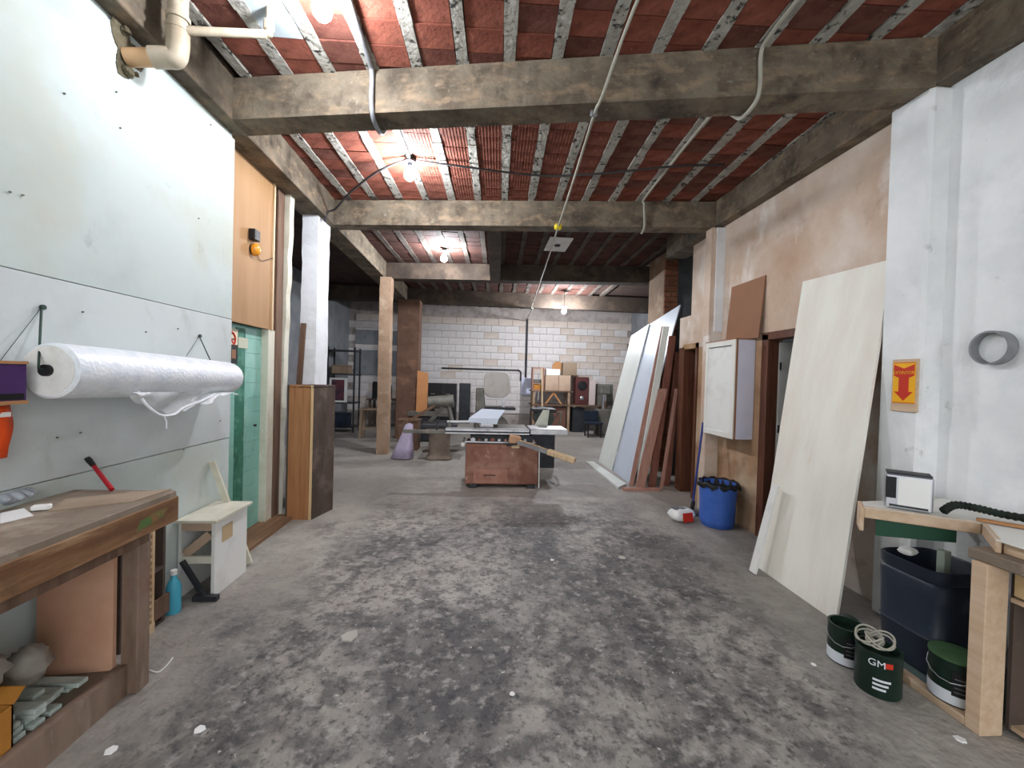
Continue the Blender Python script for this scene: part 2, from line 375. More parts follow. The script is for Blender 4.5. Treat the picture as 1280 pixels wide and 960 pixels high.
B().box((x-.125, 2.3, ZC), (x+.125, 2.96, ZC+.05)).obj('whitewashed_board', mat('whitewash grey', '#b9c3c8', [('#a3adb2', 3, .45, .7)], rough=.9), ceiling)

def skew_beam(name, fy, w, x0, x1, z0, z1, mm, label):
    b = B(); n = 24
    for i in range(n):
        xa, xb = x0+(x1-x0)*i/n, x0+(x1-x0)*(i+1)/n
        j = 0
        b.hexa([(xa, fy(xa), z0), (xb, fy(xb), z0), (xb, fy(xb)+w, z0), (xa, fy(xa)+w, z0)], [(xa, fy(xa), z1), (xb, fy(xb), z1), (xb, fy(xb)+w, z1), (xa, fy(xa)+w, z1)])
    return b.obj(name, mm, kind=S, label=label)
LB0, LB1 = -2.28, -1.98
skew_beam('concrete_beam', yb1, .22, LB1, XR-.12, ZB, ZC, m_conc, 'grimy concrete cross beam nearest overhead')
skew_beam('concrete_beam', yb2, .2, LB1, XR-.12, ZB, ZC, m_conc, 'concrete cross beam on top of white pillar')
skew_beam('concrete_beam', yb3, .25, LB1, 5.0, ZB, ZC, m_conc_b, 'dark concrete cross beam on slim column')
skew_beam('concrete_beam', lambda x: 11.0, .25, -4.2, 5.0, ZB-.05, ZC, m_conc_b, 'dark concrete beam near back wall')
B().box((LB0, YR, ZB), (LB1, YB, ZC+.05)).obj('concrete_beam', m_conc, kind=S, label='long concrete beam above the white wall and pillar', bevel=.006)
B().box((XR-.12, YR, ZB+.02), (XR+.2, 6.4, ZC+.05)).obj('concrete_beam', m_conc, kind=S, label='long concrete beam along top of stained plaster wall', bevel=.006)
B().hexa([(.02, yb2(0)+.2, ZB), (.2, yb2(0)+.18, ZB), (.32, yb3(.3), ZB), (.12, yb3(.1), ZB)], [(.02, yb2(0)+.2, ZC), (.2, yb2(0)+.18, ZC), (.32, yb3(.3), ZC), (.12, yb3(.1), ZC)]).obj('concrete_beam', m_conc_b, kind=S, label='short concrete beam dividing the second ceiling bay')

# left wall: masonry with three painted board courses
wl = thing('wall_left', 'white painted wall of large boards', None, (XL-.1, .5, 0), kind=S)
B().box((XL-.14, YR, 0), (XL-.022, 3.62, ZB)).obj('masonry', m_wall_l, wl)
for z0, z1, t, mm in ((0, 1.035, .018, m_wall_l), (1.04, 2.018, .022, m_board_l), (2.022, 3.5, .02, m_wall_l)):
    B().box((XL-.022, YR, z0), (XL-.022+t, 3.625, z1)).obj('wall_board', mm, wl, bevel=.003)
nb = None
for x, y in ((12, 240), (28, 244), (103, 390), (182, 415), (222, 411), (71, 547), (100, 541), (229, 562), (275, 526), (145, 115), (150, 160), (248, 273), (263, 156), (80, 117)):
    p = P(x, y, X=XL+.001)
    B().cyl(p, p+Vector((.007, 0, .001)), .005, .004, 6).obj('nail', m_iron, wl)
# left bay beyond the pillar and a closed outer shell
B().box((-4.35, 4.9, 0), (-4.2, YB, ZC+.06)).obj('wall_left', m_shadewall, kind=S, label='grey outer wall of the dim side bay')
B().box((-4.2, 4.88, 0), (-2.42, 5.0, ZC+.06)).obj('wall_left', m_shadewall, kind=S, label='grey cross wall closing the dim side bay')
# back wall of painted blocks
wb = thing('wall_back', 'whitewashed block wall at far end of workshop', None, (0, YB, 0), kind=S)
B().box((-4.35, YB, 0), (5.2, YB+.2, ZC+.06)).obj('mortar_bed', m_mortar, wb)
bb = [B().box((-.222, -.03, -.106), (.222, .02, .106)).obj('block', mm, wb, bevel=.006, local=True) for mm in (m_bwall, m_bwall2)]
used = set(); row = 0; z = .55
nblock = 0
while z < 3.55:
    x = -4.0+(.225 if row % 2 else 0)
    while x < 5.0:
        if nblock < 298:
            i = 1 if (x > 2.6 and random.random() < .6) or random.random() < .08 or z > 3.2 else 0
            l = (x, YB-.01+random.uniform(-.005, .004), z)
            if i not in used: used.add(i); bb[i].location = Vector(l)-Vector((0, YB, 0))
            else: inst(bb[i], l, wb, 'block')
            nblock += 1
        x += .45
    z += .218; row += 1
# right wall, near part, pilaster, doorways
wr = thing('wall_right', 'rough whitewashed near wall with round hole', None, (XR, 0, 0), kind=S)
B().box((XR, YR, 0), (XR+.2, 2.5, ZB+.02)).obj('masonry', m_wall_w, wr)
B().box((2.83, 2.49, 0), (XR+.2, 2.775, ZB+.02)).obj('pilaster_column', m_wall_w, kind=S, label='whitewashed pilaster with red and yellow sign', bevel=.02)
wr2 = thing('wall_right', 'stained beige plaster wall above the doorway', None, (XR, 3.5, 0), kind=S)
D0, D1, DT = 3.2, 4.14, 2.1
E0, E1, ET = 5.53, 5.95, 2.12
B().box((XR, 2.77, DT), (XR+.16, E1+.25, ZB+.02) if False else (XR+.16, 5.77, ZB+.02)).obj('masonry', m_wall_b, wr2)
B().box((XR, 2.77, 0), (XR+.16, D0, DT)).obj('masonry', m_wall_b, wr2)
B().box((XR, D1, 0), (XR+.16, E0, DT)).obj('masonry', m_wall_low, wr2)
B().box((XR, 5.77, ET), (XR+.16, 6.1, 2.57)).obj('masonry', m_wall_b, wr2)
B().box((XR, E0, DT), (XR+.16, 5.77, ET)).obj('masonry', m_wall_b, wr2)
B().box((XR, E1, 0), (XR+.16, 6.1, ET)).obj('masonry', m_jamb, wr2)
B().box((2.80, 4.99, 0), (XR+.02, 5.13, ZB+.0)).obj('concrete_column', m_wall_b, kind=S, label='plastered column with white strip behind wall cabinet', bevel=.012)
B().box((2.795, 4.985, 2.2), (2.812, 5.12, ZB-.01)).obj('trim_1', m_wall_b, kind=S, label='plaster skim on column flank')
B().box((2.86, 4.974, 2.25), (2.968, 4.99, ZB-.005)).obj('trim_2', m_pillar, kind=S, label='white painted strip on plastered column')
# brick column further back on the right side
bc = thing('brick_column', 'plastered column with bare brick face behind leaning boards', None, (3.3, 7.4, 0), kind=S)
B().box((3.2, 7.23, 0), (3.45, 7.9, ZC+.05)).obj('shaft', m_colbrown, bc)
bp = None
for i in range(40):
    z = .06+i*.093
    for j in range(2 if i % 2 else 1):
        x0, x1 = (3.205, 3.445) if not i % 2 else ((3.205, 3.32) if j == 0 else (3.33, 3.445))
        B().box((x0, 7.195, z), (x1, 7.24, z+.08)).obj('brick', m_brick, bc, bevel=.004)
# rooms behind the right openings and the closing shell
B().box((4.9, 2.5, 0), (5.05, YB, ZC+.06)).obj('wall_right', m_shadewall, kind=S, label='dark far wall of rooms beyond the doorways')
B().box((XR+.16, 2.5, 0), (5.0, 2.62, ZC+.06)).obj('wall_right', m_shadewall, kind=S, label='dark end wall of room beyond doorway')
B().box((3.45, 7.3, 0), (4.9, 7.42, ZC+.06)).obj('wall_right', m_shadewall, kind=S, label='added light-blocking partition behind brick column')  # added to keep lamp light out of the right rooms
# door frames
df = thing('door_2', 'dark brown door frame with white door standing ajar', None, (XR, D1, 0), kind=S)
B().box((XR-.02, D1-.03, 0), (XR+.10, D1+.07, DT+.03)).obj('door_frame', m_jamb, df, bevel=.004)
B().box((XR-.02, D0-.05, DT-.03), (XR+.10, D1+.07, DT+.05)).obj('lintel', m_jamb, df, bevel=.004)
dl = B().box((XR+.105, 4.10, .02), (XR+.9, 4.135, 2.05)).obj('door_leaf', m_white, df)
for zz in (.35, 1.15, 1.8):
    B().cyl((XR+.11, 4.09, zz-.04), (XR+.11, 4.09, zz+.04), .009, n=8).obj('hinge', m_dgrey, df)
B().cyl((XR+.82, 4.10, 1.05), (XR+.82, 4.04, 1.05), .018, n=10).obj('knob', m_tin, df)
df2 = thing('door_3', 'narrow dark doorway with brown frame behind blue bucket', None, (XR, E0, 0), kind=S)
B().box((XR-.02, E0, 0), (XR+.17, E0+.05, ET+.04)).obj('door_frame', m_jamb, df2)
B().box((XR-.02, E1-.05, 0), (XR+.17, E1+.03, ET)).obj('door_frame', m_jamb, df2)
B().box((XR-.02, E0, ET-.03), (XR+.17, E1, ET+.04)).obj('lintel', m_ply, df2)

# left doorway: plywood infill, green door, posts
XD = -2.3
B().box((-2.22, 3.62, 2.03), (-2.2, 4.56, ZB)).obj('trim_3', m_ply, kind=S, label='tan plywood infill panel over the green door')
B().box((-2.2, 4.5, 2.03), (-2.185, 4.53, ZB)).obj('trim_4', m_edge, kind=S, label='thin pale batten on plywood infill panel')
gd = thing('door_1', 'sea green boarded door with scuffed dark strip', None, (XD, 4.2, 0), kind=S)
for i in range(14):
    z0 = .03+i*.145
    B().box((XD, 3.64, z0), (XD+.03, 4.47, min(z0+.1435, 2.03))).obj('plank', m_green, gd, bevel=.002)
B().box((XD+.03, 4.02, .05), (XD+.034, 4.17, 2.0)).obj('scuffed_strip', m_green_d, gd)
B().cyl((XD+.03, 4.36, 1.05), (XD+.05, 4.36, 1.05), .012, n=10).obj('keyhole', m_dgrey, gd)
B().box((XD-.06, 4.47, 0), (-2.2, 4.6, 2.03)).obj('trim_5', m_cream, kind=S, label='cream door frame beside green door', bevel=.004)
B().box((-2.32, 4.6, 0), (-2.19, 4.74, ZB)).obj('trim_6', m_post, kind=S, label='rough brown timber post beside green door', bevel=.005)
# uneven white plaster edge
b = B(); n = 26
for i in range(n):
    z0, z1 = ZB*i/n, ZB*(i+1)/n; o0 = .012*math.sin(i*1.7)+.006*math.sin(i*4.1); o1 = .012*math.sin((i+1)*1.7)+.006*math.sin((i+1)*4.1)
    lean = lambda z: -.05+.07*z/ZB
    a, c = -2.16+lean(z0)+o0*.4, -2.16+lean(z1)+o1*.4
    b.hexa([(a-.1, 4.76, z0), (a, 4.76, z0), (a, 4.86, z0), (a-.1, 4.86, z0)], [(c-.1, 4.76, z1), (c, 4.76, z1), (c, 4.86, z1), (c-.1, 4.86, z1)])
b.obj('trim_7', m_cream, kind=S, label='narrow cream plaster edge beside brown post')
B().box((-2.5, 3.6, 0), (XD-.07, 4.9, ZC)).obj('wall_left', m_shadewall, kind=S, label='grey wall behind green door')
B().box((-2.32, 3.64, 0), (-2.0, 4.72, .035)).obj('trim_8', wood('worn sill timber', '#8a6a50', '#6d513c', 1), kind=S, label='worn wooden sill under green door')
# pillars
b = B(); n = 30; rows = []
for i in range(n+1):
    z = ZB*i/n; e = lambda s: random.uniform(-.006, .006)
    rows.append([(-2.25+e(0), 5.33+e(0), z), (-2.06+e(0), 5.33+e(0), z), (-2.06+e(0), 5.72, z), (-2.25, 5.72, z)])
for i in range(n): b.hexa(rows[i], rows[i+1])
b.obj('pillar', m_pillar, kind=S, label='chipped white pillar under the concrete beams')
b = B(); rows = []
for i in range(n+1):
    z = ZB*i/n; e = lambda: random.uniform(-.006, .006)
    rows.append([(-2.06+e(), 8.45+e(), z), (-1.84+e(), 8.45+e(), z), (-1.84+e(), 8.68, z), (-2.06+e(), 8.68, z)])
for i in range(n): b.hexa(rows[i], rows[i+1])
b.obj('concrete_column', m_colbrown, kind=S, label='slim weathered concrete column standing free in workshop')
B().box((-2.12, 10.55, 0), (-1.58, 10.95, ZB-.05)).obj('pillar', mat('brown pillar plaster', '#75594a', [('#5c4437', 2, .45, .7), ('#94705a', 3, .55, .75)], rough=.9), kind=S, label='broad brown pillar behind slim concrete column', bevel=.01)
# ------------------------------------------------------------------ lamps
def lamp(p, label, holder, strength=1.0):
    drop = ZC-p.z
    t = thing('light_bulb', label, 'light bulb', p, 'bare bulbs under the ceiling')
    m = emissive('bulb glow', '#f4f8ff', BULB*strength)
    B().lathe([(0, -.105), (.028, -.1), (.05, -.075), (.056, -.045), (.045, -.01), (.026, .02), (.022, .035)], p, 18).obj('glass', m, t, smooth='all')
    B().lathe([(.024, .03), (.026, .075), (.06, .08), (.062, .1)], p, 16).obj('lamp_holder', holder, t, smooth=True)
    B().cyl(p+Vector((0, 0, .1)), (p.x, p.y, ZC+.004), .006 if drop > .2 else .03, n=8).obj('cord', holder, t)
    return t
lamp(P(512, 213, Z=3.72), 'bare bulb hanging between the two nearest cross beams', m_dgrey, 1.2)
lamp(P(555, 320, Z=3.72), 'bare bulb in second bay beyond white pillar', m_dgrey, 1.9)
lamp(P(403, 2, Z=3.74), 'bare bulb overhead in front of nearest cross beam', m_white, .7)
lamp(P(705, 387, Z=3.38), 'small far bulb near whitewashed back wall', m_dgrey, 2.8)
# ------------------------------------------------------------------ left wall objects
# drain pipes through the wall
t = thing('drain_pipe', 'tan and grey drain pipe elbow coming out of broken hole in white wall', 'pipe', P(185, 75, X=XL))
h = P(158, 72, X=XL); e = P(222, 72, X=-1.83); up = Vector((e.x, e.y, ZB+.02))
b = B(); hp = []
for k in range(22):
    a = 2*math.pi*k/22; r = .105*(1+.35*math.sin(3*a+1)+random.uniform(-.12, .12)); hp.append(h+Vector((.003, math.cos(a)*r*.95, math.sin(a)*r*1.25+.03)))
for k in range(22): b.add([h+Vector((-.0, 0, 0)), hp[k], hp[(k+1) % 22], hp[k]+Vector((-.01, 0, 0))], [(0, 1, 2), (1, 3, 2)])
b.obj('broken_edge', m_hole, t)
for k in range(9):
    a = random.uniform(0, 6.28); B().ball(h+Vector((.012, math.cos(a)*.085, math.sin(a)*.11+.03)), random.uniform(.012, .03), 7, jit=.25).obj('loose_mortar', m_hole, t)
B().tube([h+Vector((-.0, 0, 0)), lerp(h, e, .55)], .048, 16).obj('outlet_pipe', m_pvc_tan, t, smooth=True)
B().tube(catmull([lerp(h, e, .5), lerp(h, e, .8), e+Vector((-.015, 0, 0.0)), e+Vector((0, 0, .06)), e+Vector((0, 0, .16))], 5), .057, 16).obj('elbow', m_pvc, t, smooth=True)
B().cyl(e+Vector((0, 0, .14)), Vector((e.x, e.y, ZC+.03)), .05, n=16).obj('riser', m_pvc, t, smooth=True)
for dz in (.15, .21): B().cyl(e+Vector((0, 0, dz)), e+Vector((0, 0, dz+.025)), .061, n=16).obj('collar', m_pvc, t, smooth=True)
q = P(335, 43, Z=3.70)
a0 = e+Vector((.04, 0, .19)); a0.z = e.z+.16
B().tube(catmull([a0, lerp(a0, q, .9), q, Vector((q.x+.01, q.y, q.z+.06)), Vector((q.x+.01, q.y, ZC+.02))], 5), .024, 12).obj('branch_pipe', m_pvc, t, smooth=True)
B().lathe([(.03, -.03), (.031, .03)], q+Vector((.005, 0, .05)), 12).obj('collar', m_pvc, t)

# bubble wrap roll on hooks
RX = -1.925; ra = Vector((RX, 2.0, 1.575)); rb = Vector((RX, 3.32, 1.54))
t = thing('bubble_wrap_roll', 'big roll of white bubble wrap hanging on white wall', 'bubble wrap', (RX, 2.6, 1.44))
ax = (rb-ra); L = ax.length
prof = [(.03, .0), (.115, .0), (.126, .012), (.128, .3), (.125, .6), (.124, .9), (.118, L-.04), (.112, L), (.03, L)]
B().lathe(prof, ra, 40, ax).obj('wrap', m_bubble, t, smooth=True)
B().lathe([(.026, -.02), (.026, L+.02)], ra, 18, ax).obj('core', m_black, t, smooth=True)
B().lathe([(.034, -.004), (.111, -.004), (.111, .003)], ra, 36, ax).obj('layered_end', m_bubble_end, t)
# torn loose film under the roll
b = B(); nu, nv = 26, 9
top = lambda u: Vector((RX+.09, 2.32+u*.9, 1.47-.03*u)); 
def drop(u): return .02+.13*max(0, math.sin(min(1, u*1.25)*math.pi))**.8*(1-.5*u)+.012*math.sin(u*40)
for i in range(nu):
    u = i/(nu-1)
    for j in range(nv):
        v = j/(nv-1); p = top(u); b.v.append(p+Vector((.03*math.sin(v*3+u*6)+.012*math.sin(u*23+v*5), .02*v*math.sin(u*9), -drop(u)*v)))
for i in range(nu-1):
    for j in range(nv-1): b.f.append((i*nv+j, (i+1)*nv+j, (i+1)*nv+j+1, i*nv+j+1))
b.obj('torn_film', m_film, t, smooth='all')
B().tube(catmull([(RX+.1, 2.36, 1.47), (RX+.11, 2.40, 1.40), (RX+.11, 2.50, 1.335), (RX+.1, 2.62, 1.325), (RX+.1, 2.70, 1.36), (RX+.1, 2.85, 1.39), (RX+.09, 3.02, 1.43)], 6), .007, 6).obj('film_edge', m_bubble, t, smooth=True)
B().tube([(RX+.11, 2.53, 1.33), (RX+.11, 2.55, 1.29), (RX+.11, 2.55, 1.25)], .004, 6).obj('film_edge', m_bubble, t)
# hooks
def hanger(p0, p1, end, label, thick):
    t = thing('wall_hook', label, 'hook', p0, 'wire hooks holding the bubble wrap')
    B().tube([p0, p1, end], thick, 8).obj('rod', m_wire, t)
    B().tube([p0, Vector((XL+.005, p1.y-.02, p1.z+.0))], .0012, 6).obj('tie_wire', m_wire, t)
    B().cyl(p0-Vector((.0, 0, 0)), p0+Vector((.012, 0, 0)), .012, n=8).obj('screw_plate', m_wire, t)
    return t
hanger(P(52, 384, X=XL+.004), P(48, 460, X=RX), Vector((RX, 1.99, 1.575)), 'dark wire hook at near end of bubble wrap roll', .005)
hanger(P(249, 420, X=XL+.004), Vector((RX, 3.10, 1.675)), Vector((RX, 3.12, 1.655)), 'dark wire hook at far end of bubble wrap roll', .004)
# purple printed box and orange bag at the frame edge
p = Vector((-1.93, 1.95, 1.42))
t = thing('wall_box', 'cardboard box with dark purple print hung on white wall', 'box', (XL, 1.85, 1.42))
B().box((XL, 1.72, 1.43), (-1.95, 1.945, 1.445)).obj('bottom', m_cardb, t)
B().box((XL, 1.72, 1.60), (-1.95, 1.945, 1.612)).obj('lid', m_cardb, t)
B().box((XL, 1.72, 1.445), (-1.955, 1.94, 1.60)).obj('printed_sleeve', m_purple, t)
B().box((-1.956, 1.72, 1.45), (-1.952, 1.93, 1.475)).obj('dark_band', m_black, t)
b = B(); nx, nz = 10, 10
for i in range(nx):
    for j in range(nz):
        yy = 1.70+.235*i/(nx-1); zz = 1.20+.22*j/(nz-1)-(.03*(1-i/(nx-1)) if j == 0 else 0); b.v.append(Vector((XL+.05+.012*math.sin(i*1.3+j*.6), yy, zz)))
for i in range(nx-1):
    for j in range(nz-1): b.f.append((i*nz+j, (i+1)*nz+j, (i+1)*nz+j+1, i*nz+j+1))
t = thing('shopping_bag', 'bright orange plastic bag hanging under purple box', 'bag', (XL, 1.82, 1.2))
o = b.obj('front', m_orange, t, smooth='all'); sm = o.modifiers.new('thick', 'SOLIDIFY'); sm.thickness = .045; sm.offset = 0
B().tube(catmull([(XL+.05, 1.86, 1.41), (XL+.03, 1.88, 1.435), (XL+.05, 1.91, 1.41)], 5), .006, 6).obj('handle', m_orange, t)
B().box((XL+.077, 1.86, 1.375), (XL+.082, 1.925, 1.395)).obj('label_patch', m_paper, t)

# alarm beacon, signs by the green door
t = thing('alarm_beacon', 'black box with amber warning light on plywood panel', 'alarm', P(314, 320, X=-2.2))
p = P(314, 294, X=-2.2); B().obox(p+Vector((.03, 0, 0)), (.06, .1, .1)).obj('housing', m_black, t, bevel=.006)
p2 = P(315, 312, X=-2.2); B().ball(p2+Vector((.03, 0, 0)), .06, 16, (.8, .8, 1)).obj('amber_lens', m_amber, t, smooth='all')
B().cyl(p2+Vector((-.0, 0, 0)), p2+Vector((.012, 0, 0)), .05, n=16).obj('base', m_black, t)
B().tube(catmull([p2+Vector((.012, .04, 0)), p2+Vector((.01, .12, -.06)), p2+Vector((.01, .2, -.05)), P(342, 322, X=-2.19)], 5), .003, 6).obj('wire', m_cable_d, t)
t = thing('no_smoking_sign', 'cream no smoking sign on green door', 'sign', P(291, 440, X=XD+.03))
a = P(291, 424, X=XD+.035)
def plate(p, w, h, th, m, tt, nm, dy=0): return B().box((p.x, p.y-w/2+dy, p.z-h/2), (p.x+th, p.y+w/2+dy, p.z+h/2)).obj(nm, m, tt)
ps = Vector((XD+.03, 3.935, a.z)); plate(ps, .21, .19, .006, mat('sign cream', '#e2d5bb', rough=.6), t, 'plate')
b = B(); c = ps+Vector((.0075, .0, 0)); b.tube([c+Vector((0, math.cos(k*math.pi/12)*.062, math.sin(k*math.pi/12)*.062)) for k in range(25)], .009, 6, False); b.bar(c+Vector((0, -.044, .044)), c+Vector((0, .044, -.044)), .014, .004, (1, 0, 0)); b.obj('red_ring', m_red_s, t)
B().bar(c+Vector((-.001, -.05, 0)), c+Vector((-.001, .05, 0)), .012, .003, (1, 0, 0)).obj('cigarette', m_black, t)
t = thing('door_switch', 'dark square box under no smoking sign', 'switch', (XD+.03, 3.935, 1.70)); ps = Vector((XD+.03, 3.935, 1.745)); plate(ps, .13, .17, .03, m_black, t, 'case'); plate(ps+Vector((.03, 0, 0)), .06, .08, .004, m_hard, t, 'face')
ps = Vector((XD+.03, 4.13, 1.86)); b = B().box((ps.x+.0045, ps.y-.08, ps.z-.05), (ps.x+.008, ps.y+.08, ps.z+.05)); b.obj('paper_scrap', mat('aged paper', '#c9ccb8', rough=.8), label='pale paper scrap stuck on green door', cat='paper')

# ------------------------------------------------------------------ left workbench
bf = -1.58        # front edge
wbn = thing('workbench', 'worn wooden workbench along the white wall', 'workbench', (-1.8, 1.2, 0))
B().box((XL, -.4, .925), (bf, 2.30, .96)).obj('top', m_benchtop, wbn, bevel=.004)
B().box((bf-.045, -.4, .80), (bf+.005, 2.31, .93)).obj('front_rail', m_bench, wbn, bevel=.005)
B().box((XL+.02, 2.24, .80), (bf, 2.29, .925)).obj('end_rail', m_bench, wbn)
B().box((bf-.12, -.4, .73), (bf-.06, 2.2, .80)).obj('inner_rail', m_post, wbn)
B().hexa([(bf, 2.03, .835), (bf, 2.12, .845), (bf, 2.2, .86), (bf, 2.23, .89), (bf, 2.15, .895), (bf, 2.06, .88)], [(bf+.007, 2.03, .835), (bf+.007, 2.12, .845), (bf+.007, 2.2, .86), (bf+.007, 2.23, .89), (bf+.007, 2.15, .895), (bf+.007, 2.06, .88)]).obj('green_paint_mark', mat('green smear', '#55703c', [('#8a6140', 14, .45, .6), ('#a9c48c', 20, .6, .7)], rough=.6), wbn)
for y0 in (2.14, .25): 
    B().box((bf-.14, y0, 0), (bf-.062, y0+.08, .80)).obj('leg', m_bench_leg, wbn, bevel=.005)
    B().box((XL+.02, y0, 0), (XL+.10, y0+.10, .925)).obj('leg', m_bench_leg, wbn, bevel=.005)
B().box((XL+.01, -.4, .10), (bf-.15, 2.14, .135)).obj('lower_shelf', m_benchtop, wbn)
B().box((bf-.15, -.4, .0), (bf-.105, 2.14, .15)).obj('shelf_rail', m_bench_leg, wbn)
B().box((bf-.19, 1.45, .80-.18), (bf-.05, 1.52, .80)).obj('drawer_stub', m_bench, wbn)
B().slab([(XL+.04, 2.08, .14), (bf-.15, 2.11, .14), (bf-.15, 2.11, .79), (XL+.04, 2.08, .79)], (0, .02, 0)).obj('end_panel', m_pink, wbn)
# things on the bench
B().slab([P(82, 625, Z=.9605), P(215, 612, Z=.9605), P(165, 628, Z=.9605), P(60, 640, Z=.9605)], (0, 0, .006)).obj('cardboard_sheet', mat('dusty cardboard', '#a3927f', [('#8d7c69', 3, .45, .7)], rough=.85), label='flat cardboard sheet lying on the workbench end', cat='cardboard')
p0, p1 = Vector((-1.93, 2.24, .975)), Vector((-2.03, 2.17, 1.14))
t = thing('bolt_cutter', 'red handled tool with black grip leaning on white wall', 'tool', p0)
p0 = P(140, 612, Z=.972); p1 = P(117, 582, X=XL+.035); p2 = P(111, 575, X=XL+.025)
B().tube([p0, p1], [.011, .010], 10).obj('red_shaft', m_red, t, smooth=True)
B().tube([p1, p2, p2+(p2-p1)*.4], [.012, .014, .012], 10).obj('black_grip', m_black, t, smooth=True)
t = thing('work_glove', 'crumpled grey work glove at near edge of workbench', 'glove', (-1.85, 1.78, .96))
g = P(20, 627, Z=.98); g.z = .982
b = B(); b.ball(g+Vector((-.05, 0, .02)), .075, 16, (1.0, 1.1, .5), .06); b.obj('palm', m_glove, t, smooth='all')
for k, (dx, dy, l) in enumerate(((.06, -.05, .07), (.08, -.015, .08), (.075, .02, .075), (.05, .05, .06), (-.01, .085, .05))):
    a = g+Vector((-.03, dy*.7, .022)); B().tube(catmull([a, a+Vector((dx*.5, dy*.3, .012)), a+Vector((dx, dy*.5, -.004))], 4), [.016, .016, .016, .015, .015, .014, .013, .012, .009], 9).obj('finger', m_glove, t, smooth='all')
B().slab([P(0, 642, Z=.9605), P(30, 636, Z=.9605), P(42, 645, Z=.9605), P(0, 655, Z=.9605)], (0, 0, .003)).obj('paper_sheet', m_paper, label='white paper sheet on workbench beside grey glove', cat='paper')
B().obox(P(52, 634, Z=.974), (.06, .03, .022), (0, 0, .4)).obj('tape_piece', m_paper, label='small white block beside grey glove on workbench', cat='block', bevel=.004)
# under the bench
t = thing('parts_carton', 'open amber cardboard box on lower shelf of workbench', 'box', (-1.8, 1.55, .135))
X0, X1, Y0, Y1, z0, z1 = -2.03, -1.735, 1.52, 1.69, .136, .31
for lo, hi in (((X0, Y0, z0), (X1, Y1, z0+.006)), ((X0, Y0, z0), (X1, Y0+.006, z1)), ((X0, Y1-.006, z0), (X1, Y1, z1)), ((X0, Y0, z0), (X0+.006, Y1, z1)), ((X1-.006, Y0, z0), (X1, Y1, z1))): B().box(lo, hi).obj('carton_side', m_orangebox, t)
B().slab([(X0, Y1, z1), (X1, Y1, z1), (X1, Y1+.04, z1+.04), (X0, Y1+.04, z1+.04)], (0, .004, .0)).obj('flap', m_orangebox, t)
k = 0
for i in range(4):
    for j in range(5 if i < 2 else 3):
        yy = 1.73+j*.068+random.uniform(-.004, .004); zz = .1465+i*.0215; dx = random.uniform(-.04, .04)
        B().obox((-1.91+dx, yy, zz), (.26, .05, .02), (0, 0, random.uniform(-.03, .03))).obj('metal_strip', mat('galvanised strip', '#c3cec8', [('#8f9c95', 8, .45, .7)], rough=.5), label='pale metal strip, %s in the %s layer of the bundle under workbench' % (('first from amber box', 'second from amber box', 'third from amber box', 'fourth from amber box', 'fifth from amber box')[j], ('bottom', 'second', 'third', 'top')[i]), cat='metal strip', group='metal strips on the bench shelf', bevel=.003)
def blob(name, c, r, sc, m, label, cat, n=22, jit=.03, group=None):
    b = B().ball((0, 0, 0), r, n, sc)
    for i, v in enumerate(b.v): b.v[i] = Vector(c)+v*(1+.13*math.sin(v.x*23/r*.2+v.z*9/r)+.08*math.sin(v.y*17/r+2))
    return b.obj(name, m, smooth='all', label=label, cat=cat, group=group)
blob('plastic_bag', (-1.90, 1.62, .44), .16, (.9, .9, .62), m_bag, 'crumpled cloudy plastic bag heaped under workbench', 'plastic bag')
blob('plastic_bag', (-1.9, 1.90, .315), .085, (.8, .9, .9), m_bag, 'small cloudy bag beside pink panel under workbench', 'plastic bag')
B().slab([P(0, 915, Z=.137), P(24, 898, Z=.137), P(18, 905, Z=.137), P(0, 925, Z=.137)], (0, 0, .002)).obj('paper_sheet', m_paper, label='white paper corner on lower shelf near amber box', cat='paper')
# rack strip, crate and bottle behind the bench leg
t = thing('slotted_rack', 'pale slotted wooden strip leaning on dark crate', 'rack', (-1.93, 2.6, 0))
RK = -1.94
B().box((RK-.02, 2.55, .06), (RK, 2.58, .66)).obj('rail', m_edge, t); B().box((RK-.02, 2.63, .06), (RK, 2.65, .66)).obj('rail', m_edge, t)
for i in range(15): B().box((RK-.018, 2.58, .08+i*.04), (RK-.002, 2.63, .098+i*.04)).obj('rung', m_edge, t)
B().box((RK-.022, 2.545, .0), (RK+.002, 2.655, .06)).obj('foot', m_edge, t)
t = thing('dark_crate', 'dark open wooden crate between workbench and small white cabinet', 'crate', (-1.99, 2.75, 0))
B().box((-2.055, 2.44, .0), (-1.965, 2.46, .66)).obj('side', m_dark_w, t); B().box((-2.055, 2.75, .0), (-1.965, 2.77, .66)).obj('side', m_dark_w, t)
B().box((-2.055, 2.42, .66), (-1.955, 2.79, .68)).obj('top', m_cream, t); B().box((-2.055, 2.46, .0), (-1.965, 2.75, .02)).obj('bottom', m_dark_w, t); B().box((-2.055, 2.46, .34), (-1.965, 2.75, .36)).obj('shelf', m_dark_w, t)
B().box((-1.964, 2.67, .05), (-1.95, 2.79, .17)).obj('front_board', m_post, t)
t = thing('cleaner_bottle', 'cyan plastic bottle beside dark crate', 'bottle', (-1.975, 2.86, 0))
B().lathe([(.04, 0), (.042, .01), (.042, .17), (.028, .21), (.016, .23), (.016, .25)], (-1.975, 2.86, 0), 16).obj('body', m_cyan, t, smooth=True); B().lathe([(.019, .25), (.019, .28)], (-1.975, 2.86, 0), 12).obj('cap', m_paper, t)
